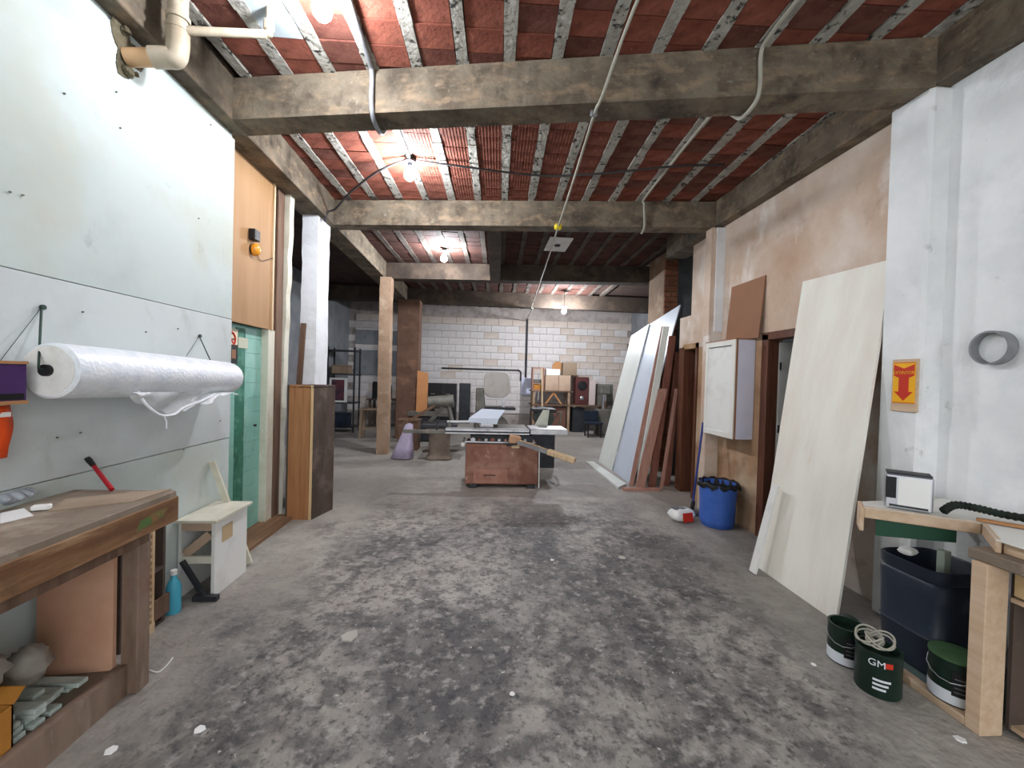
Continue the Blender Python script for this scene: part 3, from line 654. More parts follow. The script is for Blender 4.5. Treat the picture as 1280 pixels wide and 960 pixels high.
# small white cabinet
c = thing('small_cabinet', 'small white open cabinet standing on floor', 'cabinet', (-2.0, 3.25, 0))
a0, a1 = Vector((-1.84, 3.05, 0)), Vector((-1.84, 3.42, 0)); X0 = -2.075
B().box((X0, 3.00, .535), (-1.80, 3.46, .555)).obj('top', m_cream, c, bevel=.002)
B().box((-1.855, 3.04, .0), (-1.83, 3.44, .535)).obj('side_panel', m_white, c, bevel=.002); B().box((X0, 3.04, 0), (X0+.02, 3.44, .535)).obj('side_panel', m_white, c)
B().box((X0+.02, 3.42, 0), (-1.855, 3.44, .535)).obj('back_panel', m_cream, c)
B().box((X0+.02, 3.04, .47), (-1.855, 3.06, .535)).obj('front_rail', m_cardb_l, c); B().box((X0+.02, 3.04, .24), (-1.855, 3.06, .29)).obj('front_rail', m_cream, c)
B().box((-1.83, 3.12, .36), (-1.826, 3.24, .47)).obj('tape_patch', mat('tan tape', '#c2a983', rough=.6), c)
B().bar((X0+.04, 3.05, .30), (-1.87, 3.05, .44), .06, .012, (0, 1, 0)).obj('brace', m_cardb_l, c)
t = thing('steel_bracket', 'dark angle bracket tool lying against small white cabinet', 'tool', (-1.95, 2.98, 0))
B().bar((-2.03, 3.015, .27), (-1.88, 3.01, .03), .03, .025).obj('arm', m_dgrey, t); B().bar((-1.94, 3.0, .02), (-1.78, 3.0, .02), .04, .035).obj('foot', m_dgrey, t)
B().bar(P(312, 706, Z=.0)+Vector((0, 0, .015)), P(265, 577, X=XL+.02), .045, .02, (0, 1, 0)).obj('timber_batten', m_cream, label='pale batten leaning behind small white cabinet', cat='batten')
# tall timber box
q = [Vector((-2.08, 4.64, 0)), Vector((-1.80, 4.63, 0)), Vector((-1.70, 5.0, 0)), Vector((-1.98, 5.01, 0))]
t = thing('timber_box', 'tall reddish timber box in front of white pillar', 'box', (-1.9, 4.8, 0))
H1 = 1.46
def vface(a, b, th, mm, nm, z0=0, z1=H1):
    d = (b-a).normalized(); n = Vector((-d.y, d.x, 0))*th
    return B().hexa([a+Vector((0, 0, z0)), b+Vector((0, 0, z0)), b+n+Vector((0, 0, z0)), a+n+Vector((0, 0, z0))], [a+Vector((0, 0, z1)), b+Vector((0, 0, z1)), b+n+Vector((0, 0, z1)), a+n+Vector((0, 0, z1))]).obj(nm, mm, t, bevel=.002)
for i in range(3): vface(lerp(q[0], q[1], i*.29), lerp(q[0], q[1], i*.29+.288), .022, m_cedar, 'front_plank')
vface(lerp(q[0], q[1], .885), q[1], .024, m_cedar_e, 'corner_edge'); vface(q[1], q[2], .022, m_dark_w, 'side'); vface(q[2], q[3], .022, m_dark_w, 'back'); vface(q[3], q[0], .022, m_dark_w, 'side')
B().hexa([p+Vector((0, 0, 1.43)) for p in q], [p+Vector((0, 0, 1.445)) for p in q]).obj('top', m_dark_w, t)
B().bar((-2.30, 5.28, .0), (-2.20, 5.30, 2.2), .06, .03, (0, 1, 0)).obj('timber_batten', m_post, label='dark batten leaning behind timber box and white pillar', cat='batten')
# ------------------------------------------------------------------ machines in the middle
s = thing('panel_saw', 'rusty sliding table saw with steel table in middle of workshop', 'table saw', (.3, 6.2, 0))
fx0, fx1, fy0, fy1 = -.2, .86, 6.0, 6.62
b = B().hexa([(fx0, fy0, .05), (fx1, fy0, .05), (fx1, fy1, .05), (fx0, fy1, .05)], [(fx0+.0, fy0+.02, .63), (fx1-.0, fy0+.02, .63), (fx1-.0, fy1, .63), (fx0+.0, fy1, .63)]); body = b.obj('cabinet', m_rust, s, bevel=.015)
B().box((fx0+.12, fy0-.012, .07), (fx0+.62, fy0+.004, .27)).obj('access_panel', mat('pinkish worn panel', '#a97b6b', [('#8d5d4f', 5, .45, .7)], rough=.7), s, bevel=.003)
B().box((fx0+.27, fy0-.018, .185), (fx0+.44, fy0-.01, .195)).obj('panel_slot', m_black, s)
for x in (fx0+.06, fx1-.16): B().box((x, fy0-.02, 0), (x+.11, fy0+.1, .055)).obj('foot', m_dgrey, s, bevel=.006)
for x in (fx0+.06, fx1-.16): B().box((x, fy1-.1, 0), (x+.11, fy1, .055)).obj('foot', m_dgrey, s, bevel=.006)
B().box((fx0+.06, fy0+.08, .63), (fx1-.08, fy1-.05, .75)).obj('neck', m_dgrey, s)
for i in range(9):
    x = fx0+.1+i*.095; B().cyl((x, fy0+.03, .69), (x, fy0+.1, .69), .022+.012*(i % 3 == 0), n=10).obj('adjusting_bolt', m_rust if i % 2 else m_steel, s, smooth=True)
B().bar((fx0-.02, fy0+.04, .66), (fx1-.05, fy0+.04, .655), .02, .02).obj('guide_rod', m_steel, s)
B().box((-.5, 5.99, .775), (.72, 6.14, .855)).obj('sliding_beam', m_steel, s, bevel=.006)
B().box((-.5, 5.985, .80), (.72, 5.992, .822)).obj('beam_groove', m_dgrey, s)
B().box((-.35, 6.15, .76), (.72, 6.75, .845)).obj('saw_table', m_iron, s, bevel=.006)
B().box((.73, 6.0, .785), (1.28, 6.5, .865)).obj('side_table', m_steel, s, bevel=.006)
B().box((-1.1, 6.02, .77), (-.5, 6.08, .82)).obj('extension_rail', m_iron, s, bevel=.004)
B().bar((-.62, 6.05, .82), (-.62, 6.05, .95), .03, .03).obj('rail_stop', m_dgrey, s); B().bar((-.50, 6.05, .82), (-.50, 6.05, .95), .03, .03).obj('rail_stop', m_dgrey, s); B().bar((-.64, 6.05, .95), (-.48, 6.05, .95), .03, .02).obj('rail_stop', m_dgrey, s)
B().bar((-.5, 6.2, .93), (.02, 6.25, .935), .025, .03).obj('crosscut_fence', m_steel, s); B().bar((-.45, 6.2, .845), (-.45, 6.2, .93), .03, .03).obj('fence_post', m_iron, s); B().bar((-.05, 6.25, .845), (-.05, 6.25, .93), .03, .03).obj('fence_post', m_iron, s)
B().slab([(-.17, 6.22, .975), (.27, 6.22, .97), (.40, 6.7, 1.07), (.02, 6.7, 1.08)], (0, 0, .012)).obj('blade_hood', m_sheetblue, s)
B().slab([(-.19, 6.215, .925), (.25, 6.215, .90), (.27, 6.22, .97), (-.17, 6.22, .975)], (0, .015, 0)).obj('hood_lip', m_sheetblue, s)
B().box((-.1, 6.35, .845), (-.02, 6.45, .99)).obj('hood_post', m_iron, s); B().box((.2, 6.38, .845), (.27, 6.45, 1.0)).obj('hood_post', m_iron, s)
B().cyl((.1, 6.3, .845), (.1, 6.32, .845), .1, n=24).obj('saw_blade', m_steel, s)
B().slab([(.86, 6.52, .865), (1.06, 6.52, .865), (1.10, 6.6, 1.1), (1.0, 6.6, 1.1)], (0, .03, 0)).obj('guard_plate', mat('pale green grey plate', '#c2c5b8', [('#a9ab9f', 4, .45, .7)], rough=.6), s)
# swing arm
a0, a1 = Vector((.55, 5.86, .70)), Vector((1.30, 5.55, .50)); d = (a1-a0).normalized(); sd = d.cross(Vector((0, 0, 1))).normalized()
B().bar(lerp(a0, a1, .52), a1, .13, .07).obj('wooden_arm', m_edge, s, bevel=.012)
B().bar(a0+sd*.06, lerp(a0, a1, .55)+sd*.04, .035, .05).obj('arm_rail', m_steel, s); B().bar(a0-sd*.05, lerp(a0, a1, .55)-sd*.035, .02, .045).obj('arm_rail', m_edge, s)
B().bar(a0+Vector((.05, 0, -.02)), lerp(a0, a1, .5), .05, .02).obj('arm_slot', m_black, s)
B().obox((.5, 5.93, .72), (.16, .1, .12), (.1, .2, .2)).obj('pivot_block', mat('orange tan block', '#c49a7a', rough=.6), s, bevel=.015)
B().hexa([(.46, 5.9, .60), (.56, 5.9, .60), (.58, 5.92, .66), (.44, 5.92, .66)], [(.48, 5.95, .60), (.54, 5.95, .60), (.58, 5.96, .66), (.44, 5.96, .66)]).obj('pivot_shoe', m_edge, s)
B().bar((.38, 5.9, .64), (.60, 5.9, .68), .03, .03).obj('lock_handle', m_black, s)
B().ball((-.24, 6.02, .62), .035, 10).obj('white_knob', m_white, s, smooth='all'); B().bar((-.24, 6.02, .62), (-.22, 6.06, .72), .02, .02).obj('knob_stem', m_iron, s)
B().bar((fx1+.02, 6.03, 0), (fx1+.01, 6.03, .62), .015, .015).obj('edge_conduit', m_white, s)
# planer behind
g = thing('planer', 'grey cast iron planer on pedestal left of table saw', 'planer', (-.8, 8.2, 0))
B().lathe([(.24, 0), (.25, .03), (.2, .1), (.2, .5), (.26, .56), (.26, .6)], (-.78, 8.15, 0), 20, sq=5).obj('pedestal', mat('brown grey iron', '#7d7064', [('#645649', 4, .45, .7)], rough=.7), g, smooth=True)
B().box((-1.12, 7.95, .6), (-.42, 8.4, .68)).obj('bed', m_dgrey, g, bevel=.01)
B().cyl((-1.05, 8.5, 1.05), (-.55, 8.5, 1.1), .13, n=20).obj('motor_drum', m_iron, g, smooth=True)
B().bar((-1.0, 8.3, .68), (-.75, 8.45, 1.0), .06, .06).obj('motor_arm', m_iron, g); B().bar((-.55, 8.3, .68), (-.65, 8.45, 1.0), .06, .06).obj('motor_arm', m_iron, g)
B().bar((-1.55, 8.1, .60), (-.9, 8.2, 1.02), .05, .05).obj('diagonal_strut', m_post, g)
# lilac dust bag
b = B(); n = 18
b.lathe([(.02, .66), (.07, .63), (.10, .45), (.16, .2), (.2, .0)][::-1], (-1.33, 8.05, .02), n)
for i, v in enumerate(b.v):
    a = math.atan2(v.y-8.05, v.x+1.25); k = 1+.16*math.sin(4*a+1); b.v[i] = Vector((-1.33+(v.x+1.25)*k*.95+.18*(v.z-.3), 8.05+(v.y-8.05)*k*.8, max(v.z, .005)))
b.obj('dust_bag', m_lilac, smooth='all', label='lilac cloth dust bag slumped beside planer pedestal', cat='bag')
t = thing('wooden_chest', 'brown grey wooden box on floor by broad pillar', 'box', (-1.4, 9.0, 0))
B().box((-1.75, 8.95, 0), (-1.32, 9.35, .62)).obj('body', m_post, t, bevel=.01); B().box((-1.77, 8.93, .62), (-1.3, 9.37, .65)).obj('lid', m_post, t)
B().slab([(-1.56, 10.2, .722), (-1.30, 10.22, .722), (-1.30, 10.3, 1.66), (-1.56, 10.28, 1.72)], (0, .03, 0)).obj('plywood_offcut', mat('orange plywood', '#c78a58', [('#b4774a', 3, .45, .7)], rough=.6), label='orange plywood piece standing on grey machine by broad pillar', cat='plywood')
t = thing('jointer', 'dark jointer machine below orange plywood piece', 'machine', (-1.3, 10.2, 0))
B().box((-1.75, 10.1, .62), (-.75, 10.42, .72)).obj('bed', m_iron, t, bevel=.01); B().box((-1.55, 10.15, 0), (-1.0, 10.4, .62)).obj('base', m_dgrey, t, bevel=.02); B().box((-1.1, 10.12, .72), (-.8, 10.2, .86)).obj('fence', m_iron, t)
# stool behind the slim column
t = thing('work_stool', 'tall rough wooden stool behind slim concrete column', 'stool', (-2.7, 10.6, 0))
B().box((-2.98, 10.45, .70), (-2.35, 10.85, .74)).obj('seat', m_cardb_g, t, bevel=.006)
for x, y, dx in ((-2.93, 10.5, -.03), (-2.4, 10.5, .03), (-2.93, 10.8, -.03), (-2.4, 10.8, .03)): B().bar((x+dx, y, 0), (x, y, .70), .06, .06).obj('leg', m_cardb_g, t)
B().bar((-2.95, 10.5, .25), (-2.38, 10.5, .25), .03, .05).obj('stretcher', m_cardb_g, t)
# dim bay: framed picture panel, shelves, benches
t = thing('framed_panel', 'white framed panel with dark reddish print in dim bay', 'picture', (-3.9, 11.6, .8))
A = P(412, 472, Y=11.55); Z_ = P(433, 501, Y=11.55); Z_.z = .811
B().box((A.x, 11.57, Z_.z), (Z_.x, 11.61, A.z)).obj('board', m_white, t); 
xa, xb, za, zb = A.x+.05, Z_.x-.07, Z_.z+.05, A.z-.05
B().box((xa, 11.562, za), (xb, 11.57, zb)).obj('print', mat('dark red print', '#4a3540', [('#6d3b45', 5, .45, .6), ('#8d8a94', 6, .6, .7), ('#241f26', 7, .5, .65)], rough=.5), t)
for x0, x1, z0, z1 in ((A.x, Z_.x, A.z-.03, A.z), (A.x, Z_.x, Z_.z, Z_.z+.03), (A.x, A.x+.03, Z_.z+.03, A.z-.03), (Z_.x-.04, Z_.x, Z_.z+.03, A.z-.03)): B().box((x0, 11.555, z0), (x1, 11.57, z1)).obj('frame', m_white, t)
t = thing('storage_rack', 'dark metal storage rack against wall of dim bay', 'rack', (-3.85, 11.9, 0))
for x in (-4.15, -3.45):
    for y in (11.5, 12.0): B().box((x, y, 0), (x+.04, y+.04, 2.3)).obj('post', m_dgrey, t)
for z in (.12, .78, 1.55, 2.2): B().box((-4.17, 11.48, z), (-3.4, 12.06, z+.03)).obj('shelf', m_dgrey, t)
for (x, z, w, h, m_, lab) in ((-4.1, .15, .5, .35, m_drum, 'dark blue bin on bottom shelf of dim rack'), (-4.05, 1.58, .45, .22, m_cardb_g, 'grey carton on upper shelf of dim rack')):
    q = thing('storage_bin', lab, 'bin', (x+w/2, 11.75, z)); B().box((x, 11.55, z), (x+w, 11.95, z+h)).obj('body', m_, q, bevel=.02); B().box((x-.01, 11.54, z+h), (x+w+.01, 11.96, z+h+.02)).obj('lid', m_, q)
t = thing('trestle_table', 'dark table with clutter along back of dim bay', 'table', (-2.6, 12.6, 0))
B().box((-3.3, 12.3, .84), (-1.9, 12.95, .88)).obj('top', m_dark_w, t)
for x in (-3.25, -2.0):
    for y in (12.35, 12.85): B().box((x, y, 0), (x+.06, y+.06, .84)).obj('leg', m_dark_w, t)
for (x, w, h, m_, nm, lab, cat) in ((-3.2, .18, .5, m_black, 'storage_tower', 'slim black tower on dim bay table', 'box'), (-2.95, .28, .42, m_dgrey, 'tool_case', 'dark grey case beside black tower on dim table', 'case'), (-2.42, .12, .3, m_can, 'jar', 'small greenish jar on dim bay table', 'jar')):
    q = thing(nm, lab, cat, (x+w/2, 12.6, .88)); B().box((x, 12.5, .881), (x+w, 12.75, .88+h*.9)).obj('body', m_, q, bevel=.012); B().box((x+.01, 12.51, .88+h*.9), (x+w-.01, 12.74, .88+h)).obj('lid', m_, q)
t = thing('crate_stack_bin', 'blue slatted plastic crate behind slim column', 'crate', (-1.95, 12.6, .88))
for i in range(5): B().box((-2.2, 12.42, .9+i*.085), (-1.92, 12.72, .955+i*.085)).obj('slat', mat('dull blue crate', '#6b86b8', rough=.5), t)
for x in (-2.2, -1.95): B().box((x, 12.42, .881), (x+.03, 12.72, 1.30)).obj('corner', mat('dull blue crate', '#6b86b8', rough=.5), t)
# whiteboard-like panels on the dim walls
for (x0, y0, x1, y1, lab) in ((445, 412, 476, 432, 'pale grey upper panel on back wall of dim bay'), (445, 437, 476, 470, 'pale grey lower panel on back wall of dim bay')):
    a, c = P(x0, y0, Y=YB-.06), P(x1+34, y1, Y=YB-.06); B().box((a.x, YB-.075, c.z), (c.x, YB-.045, a.z)).obj('wall_panel', m_shadewall, label=lab, cat='panel', bevel=.006)
# black cabinet and grey panel at the back wall
t = thing('steel_cabinet', 'black steel cabinet against back wall', 'cabinet', (-1.2, 12.8, 0))
B().box((-1.66, 12.5, .03), (-.75, 13.0, 1.38)).obj('body', m_black, t, bevel=.01)
for x0, x1 in ((-1.65, -1.21), (-1.2, -.76)):
    d_ = B().box((x0, 12.485, .06), (x1, 12.5, 1.36)).obj('door', m_black, t, bevel=.004); B().box(((x0+x1)/2-.06, 12.475, 1.05), ((x0+x1)/2+.06, 12.486, 1.08)).obj('handle', m_iron, d_)
B().box((-.66, 12.6, 0), (-.32, 12.72, 1.40)).obj('sheet_steel', m_dgrey, label='slim dark grey panel standing beside black cabinet', cat='panel', bevel=.006)
# band saw behind the table saw
t = thing('band_saw', 'grey cast iron band saw behind table saw', 'band saw', (.2, 9.6, 0))
B().hexa([(-.12, 9.6, .1), (.2, 9.6, .1), (.2, 9.9, .1), (-.12, 9.9, .1)], [(-.12, 9.65, 1.35), (.06, 9.65, 1.35), (.06, 9.85, 1.35), (-.12, 9.85, 1.35)]).obj('column', m_iron, t, bevel=.02)
B().lathe([(.02, 0), (.29, .0), (.3, .02), (.3, .14), (.29, .16), (.02, .16)], (.36, 9.78, 1.44), 28, (0, -1, 0), sq=4).obj('upper_wheel_housing', mat('pale machine grey', '#b9b3ad', [('#a39b93', 3, .45, .7)], rough=.6), t, smooth=True)
B().lathe([(.02, 0), (.3, .0), (.31, .02), (.31, .14), (.3, .16), (.02, .16)], (.36, 9.78, .42), 28, (0, -1, 0)).obj('lower_wheel_housing', m_iron, t, smooth=True)
B().box((.1, 9.5, .86), (.8, 10.0, .92)).obj('table', m_dgrey, t, bevel=.006); B().box((.50, 9.68, .92), (.56, 9.74, 1.2)).obj('blade_guide', m_steel, t); B().box((-.2, 9.5, 0), (.7, 10.0, .1)).obj('base', m_iron, t, bevel=.01)
# dark motor behind saw
t = thing('electric_motor', 'dark green electric motor on stand behind table saw', 'motor', (1.15, 7.6, 0))
B().box((.95, 7.4, 0), (1.35, 7.8, .72)).obj('stand', m_dgrey, t, bevel=.01); B().cyl((1.15, 7.38, .9), (1.15, 7.85, .9), .17, n=20).obj('housing', mat('dark green grey', '#3d453f', rough=.5), t, smooth=True); B().box((.93, 7.36, 1.0), (1.36, 7.8, 1.06)).obj('cover', m_dgrey, t, bevel=.01)
B().tube(catmull([(1.36, 7.5, .9), (1.45, 7.45, 1.0), (1.42, 7.45, .7), (1.38, 7.5, .6)], 5), .014, 8).obj('power_lead', m_iron, t)
# ------------------------------------------------------------------ back shelf with cartons
sh = thing('storage_shelf', 'rough timber shelf against whitewashed back wall', 'shelf', (2.4, 12.7, 0))
for x in (1.55, 2.62, 3.75): B().box((x, 12.42, 0), (x+.07, 12.49, 1.24)).obj('post', m_colbrown, sh)
for x in (1.55, 2.62, 3.75): B().box((x, 12.93, 0), (x+.07, 13.0, 1.24)).obj('post', m_colbrown, sh)
B().box((1.5, 12.4, 1.215), (2.78, 13.02, 1.25)).obj('upper_board', m_post, sh); B().box((1.5, 12.4, .80), (3.85, 13.02, .84)).obj('lower_board', m_post, sh)
B().bar((1.95, 12.41, .86), (2.18, 12.41, 1.19), .05, .03, (0, 1, 0)).obj('brace', m_cardb, sh); B().bar((2.18, 12.41, 1.19), (2.42, 12.41, .86), .05, .03, (0, 1, 0)).obj('brace', m_cardb, sh)
def carton(x0, y0, x1, y1, Y, dep, m_, lab, rest=None, nm='carton', cat='box'):
    a, c = P(x0, y0, Y=Y), P(x1, y1, Y=Y); z0 = rest if rest is not None else c.z
    t = thing(nm, lab, cat, ((a.x+c.x)/2, Y+dep/2, z0)); B().box((a.x, Y, z0+.001), (c.x, Y+dep, a.z)).obj('body', m_, t, bevel=.006)
    mx = (a.x+c.x)/2; B().box((a.x+.005, Y+dep*.45, a.z), (c.x-.005, Y+dep*.55, a.z+.003)).obj('tape', m_cardb_l, t); return a, c, z0
a, c, _ = carton(682, 469, 698, 489, 12.45, .4, m_cardb_l, 'pale cardboard box on shelf beside slim wooden post', 1.25)
a2, c2, _ = carton(699, 469, 713, 489, 12.45, .4, m_cardb_l, 'pale cardboard box on shelf next to dark loudspeaker', 1.25)
carton(683, 461, 700, 468, 12.5, .3, m_paper, 'flat white box on top of pale cardboard box', a.z+.004)
carton(704, 453, 721, 468, 12.5, .3, m_cardb_g, 'grey brown carton tilted on top of pale boxes', a2.z+.004)
q = P(697, 457, Y=12.86); B().cyl((q.x, 12.84, q.z-.04), (q.x, 12.88, q.z-.04), .17, n=24).obj('wooden_disc', m_cardb, label='round brown disc leaning behind white box on shelf', cat='disc')
t = thing('loudspeaker', 'dark reddish loudspeaker box on lower shelf board', 'loudspeaker', (3.0, 12.6, .84))
A, C_ = P(716, 471, Y=12.45), P(733, 505, Y=12.45)
B().box((A.x+.1, 12.45, .841), (C_.x+.06, 12.8, A.z)).obj('cabinet', mat('dark red cabinet', '#5a3230', [('#482625', 4, .45, .7)], rough=.6), t, bevel=.01); mx = (A.x+C_.x)/2+.08
B().lathe([(.0, .0), (.06, .02), (.13, .002), (.14, .012), (.15, .0)], (mx, 12.45, 1.42), 24, (0, -1, 0)).obj('woofer', m_black, t, smooth=True); B().lathe([(.0, .012), (.05, .008), (.06, 0)], (mx, 12.45, 1.05), 18, (0, -1, 0)).obj('tweeter', m_tin, t, smooth=True)
carton(736, 475, 744, 498, 12.5, .3, mat('pale pink box', '#c9b9b4', rough=.7), 'narrow pale pink box beside dark loudspeaker', .841)
carton(748, 480, 766, 500, 12.5, .3, m_iron, 'grey metal case at far end of timber shelf', .841, 'metal_case', 'case')
t = thing('cubby_shelf', 'small wooden frame shelf holding orange carton', 'shelf', (1.65, 12.55, 1.25))
A, C_ = P(666, 459, Y=12.45), P(680, 488, Y=12.45)
for x in (A.x, C_.x-.03): B().box((x, 12.45, 1.251), (x+.03, 12.8, A.z)).obj('side', m_pinkwood, t)
for z in (1.251, 1.45, A.z-.03): B().box((A.x+.03, 12.46, z), (C_.x-.03, 12.8, z+.025)).obj('board', m_pinkwood, t)
B().box((A.x+.05, 12.5, 1.277), (C_.x-.05, 12.75, 1.43)).obj('small_carton', m_orangebox, label='small orange carton inside wooden frame shelf', cat='box', bevel=.005)
B().box((A.x+.05, 12.5, 1.476), (C_.x-.05, 12.75, 1.58)).obj('small_carton', m_iron, label='small grey box in upper bay of frame shelf', cat='box', bevel=.005)
B().bar((1.85, 12.30, .0), (1.80, 12.38, 1.95), .04, .03).obj('timber_batten', m_edge, label='slim pale batten leaning against timber shelf', cat='batten')
carton(690, 509, 707, 534, 12.5, .35, mat('brown panel box', '#6f4f44', rough=.7), 'brown panelled box on floor under timber shelf', 0.0)
carton(716, 510, 730, 534, 12.5, .35, m_dgrey, 'dark grey machine case on floor under timber shelf', 0.0, 'machine_case', 'case')
carton(664, 512, 684, 536, 12.5, .35, m_dark_w, 'dark wooden box on floor under frame shelf', 0.0)
t = thing('office_chair', 'dark blue low chair on floor before back shelf', 'chair', (3.2, 11.5, 0))
B().box((2.95, 11.35, .36), (3.42, 11.8, .43)).obj('seat', m_drum, t, bevel=.02); B().box((2.97, 11.78, .43), (3.4, 11.84, .72)).obj('backrest', m_drum, t, bevel=.015)
for x in (2.99, 3.35):
    for y in (11.4, 11.75): B().box((x, y, 0), (x+.04, y+.04, .36)).obj('leg', m_dgrey, t)
# junk machine at the far right corner
t = thing('bench_drill', 'grey bench drill with dark head near far wall', 'drill', (3.6, 11.9, 0))
B().box((3.4, 11.9, 0), (3.9, 12.3, .75)).obj('stand', m_iron, t, bevel=.02); B().cyl((3.65, 12.2, .75), (3.65, 12.2, 1.5), .04, n=12).obj('column', m_steel, t); B().box((3.5, 11.95, 1.2), (3.8, 12.3, 1.48)).obj('head', m_iron, t, bevel=.03); B().cyl((3.65, 12.0, 1.0), (3.65, 12.0, 1.2), .03, n=12).obj('chuck', m_steel, t)
# electric box, conduits on the back wall
t = thing('fuse_box', 'pale lilac fuse box on back wall at foot of conduit', 'fuse box', (1.4, YB, 1.1))
A, C_ = P(652, 472, Y=YB-.16), P(664, 494, Y=YB-.16); B().box((A.x, YB-.16, C_.z), (C_.x, YB-.03, A.z)).obj('case', mat('pale lilac steel', '#c9cde2', rough=.5), t, bevel=.008); B().box((A.x+.02, YB-.168, C_.z+.02), (C_.x-.02, YB-.16, A.z-.02)).obj('door', mat('pale lilac steel', '#c9cde2', rough=.5), t); B().cyl((C_.x-.05, YB-.18, C_.z+.18), (C_.x-.05, YB-.165, C_.z+.18), .02, n=8).obj('lock', m_tin, t)
T_ = P(661, 398, Y=YB-.07); B().tube([(A.x+.14, YB-.07, A.z), (A.x+.14, YB-.07, ZB-.02)], .035, 10).obj('conduit', m_dgrey, label='dark vertical conduit rising from lilac fuse box', cat='conduit', smooth=True)
L_ = P(552, 460, Y=YB-.07); B().tube([(L_.x, YB-.07, L_.z), (A.x-.08, YB-.07, L_.z), (A.x-.02, YB-.07, L_.z-.06), (A.x-.02, YB-.07, A.z-.1)], .025, 8).obj('conduit', m_dgrey, label='thin pipe running level across back wall to fuse box', cat='conduit', smooth=True)
# ------------------------------------------------------------------ right side: leaning sheets and boards
def lean(name, quad, th, mm, label, cat, group=None):
    q = [Vector(p) for p in quad]; n = (q[1]-q[0]).cross(q[3]-q[0]).normalized()
    if n.x < 0: n = -n
    return B().slab(q, n*th).obj(name, mm, label=label, cat=cat, group=group, bevel=.0015)
lean('plywood_sheet', [(2.45, 2.64, .0), (2.46, 3.45, .0), (2.94, 3.66, 2.57), (2.94, 2.82, 2.54)], .02, m_ply_w, 'large pale plywood sheet leaning on wall beside pilaster', 'plywood sheet')
B().bar(P(941, 716, Z=.004)+Vector((0, 0, .004)), P(970, 606, X=2.515), .075, .022, (1, 0, 0)).obj('timber_batten', m_white, label='short white strip leaning on edge of large plywood sheet', cat='batten', bevel=.002)
lean('melamine_sheet', [P(766, 588, Z=0), P(787, 605, Z=0), P(850, 381, X=3.04), P(812, 405, X=3.04)], .018, m_sheetblue, 'bluish white melamine sheet leaning on brick column', 'board')
lean('melamine_sheet', [P(750, 577, Z=0)+Vector((-.03, 0, 0)), P(766, 588, Z=0)+Vector((-.03, 0, 0)), P(811, 405, X=3.01), P(789, 420, X=3.01)], .018, m_sheetwhite, 'greenish white melamine sheet leaning left of bluish sheet', 'board')
def plank(b0, t0, w, th, mm, label, X):
    a, c = P(*b0, Z=0), P(*t0, X=X); d = (c-a).normalized(); u = Vector((0, 1, 0)); u = (u-d*u.dot(d)).normalized(); n = d.cross(u).normalized()*th
    if n.x < 0: n = -n
    q = [a-u*w/2, a+u*w/2, c+u*w/2, c-u*w/2]; q[0].z = q[1].z = 0.001
    return B().slab(q, n).obj('leaning_plank', mm, label=label, cat='plank', group='planks leaning by the narrow doorway', bevel=.002)
Yp = 6.0
def vplank(xb, xt, yt, w, y0, mm, label):
    a = P(xb, 609, Y=y0); a.z = 0.0; a = Vector((P(xb, 607, Y=y0).x, y0, 0)); c = P(xt, yt, Y=y0+.12); u = Vector((1, 0, 0))*w/2; th = Vector((0, .02, .002))
    return B().slab([a-u, a+u, c+u, c-u], th).obj('leaning_plank', mm, label=label, cat='plank', group='planks leaning by the narrow doorway', bevel=.002)
vplank(789, 830, 408, .07, 6.18, m_pinkwood, 'pale narrow plank at edge of bluish sheet')
vplank(799, 833, 408, .10, 6.12, m_sheetwhite, 'whitish plank behind shorter pinkish plank')
vplank(800, 829, 486, .14, 6.05, m_pinkwood, 'wide pinkish plank leaning by narrow doorway')
vplank(815, 841, 420, .11, 6.13, m_redwood, 'tall dark red plank between pinkish planks')
vplank(827, 846, 486, .05, 6.03, m_pinkwood, 'slim pinkish plank nearest narrow doorway')
vplank(833, 849, 440, .12, 6.2, m_redwood, 'broad reddish brown plank against wall end')
a = [P(733, 578, Z=0), P(790, 604, Z=0), P(798, 611, Z=0), P(762, 613, Z=0)]
a[0].x -= .03
B().slab([Vector((2.06, 7.9, 0)), Vector((2.20, 7.9, 0)), Vector((2.26, 6.22, 0)), Vector((2.06, 6.0, 0))], (0, 0, .03)).obj('floor_board', m_sheetwhite, label='pale board lying flat at foot of melamine sheets', cat='board')
B().obox((2.38, 5.93, .02), (.55, .07, .04)).obj('floor_batten', m_pinkwood, label='pinkish batten on floor before leaning planks', cat='batten')
B().slab([(3.08, 5.60, .0), (3.10, 5.72, .0), (3.14, 5.76, 1.85), (3.12, 5.64, 1.85)], (.03, 0, 0)).obj('doorway_plank', mat('orange plank', '#c98a52', [('#b4763f', 3, .45, .7)], rough=.6), label='orange plank standing inside narrow doorway', cat='plank')
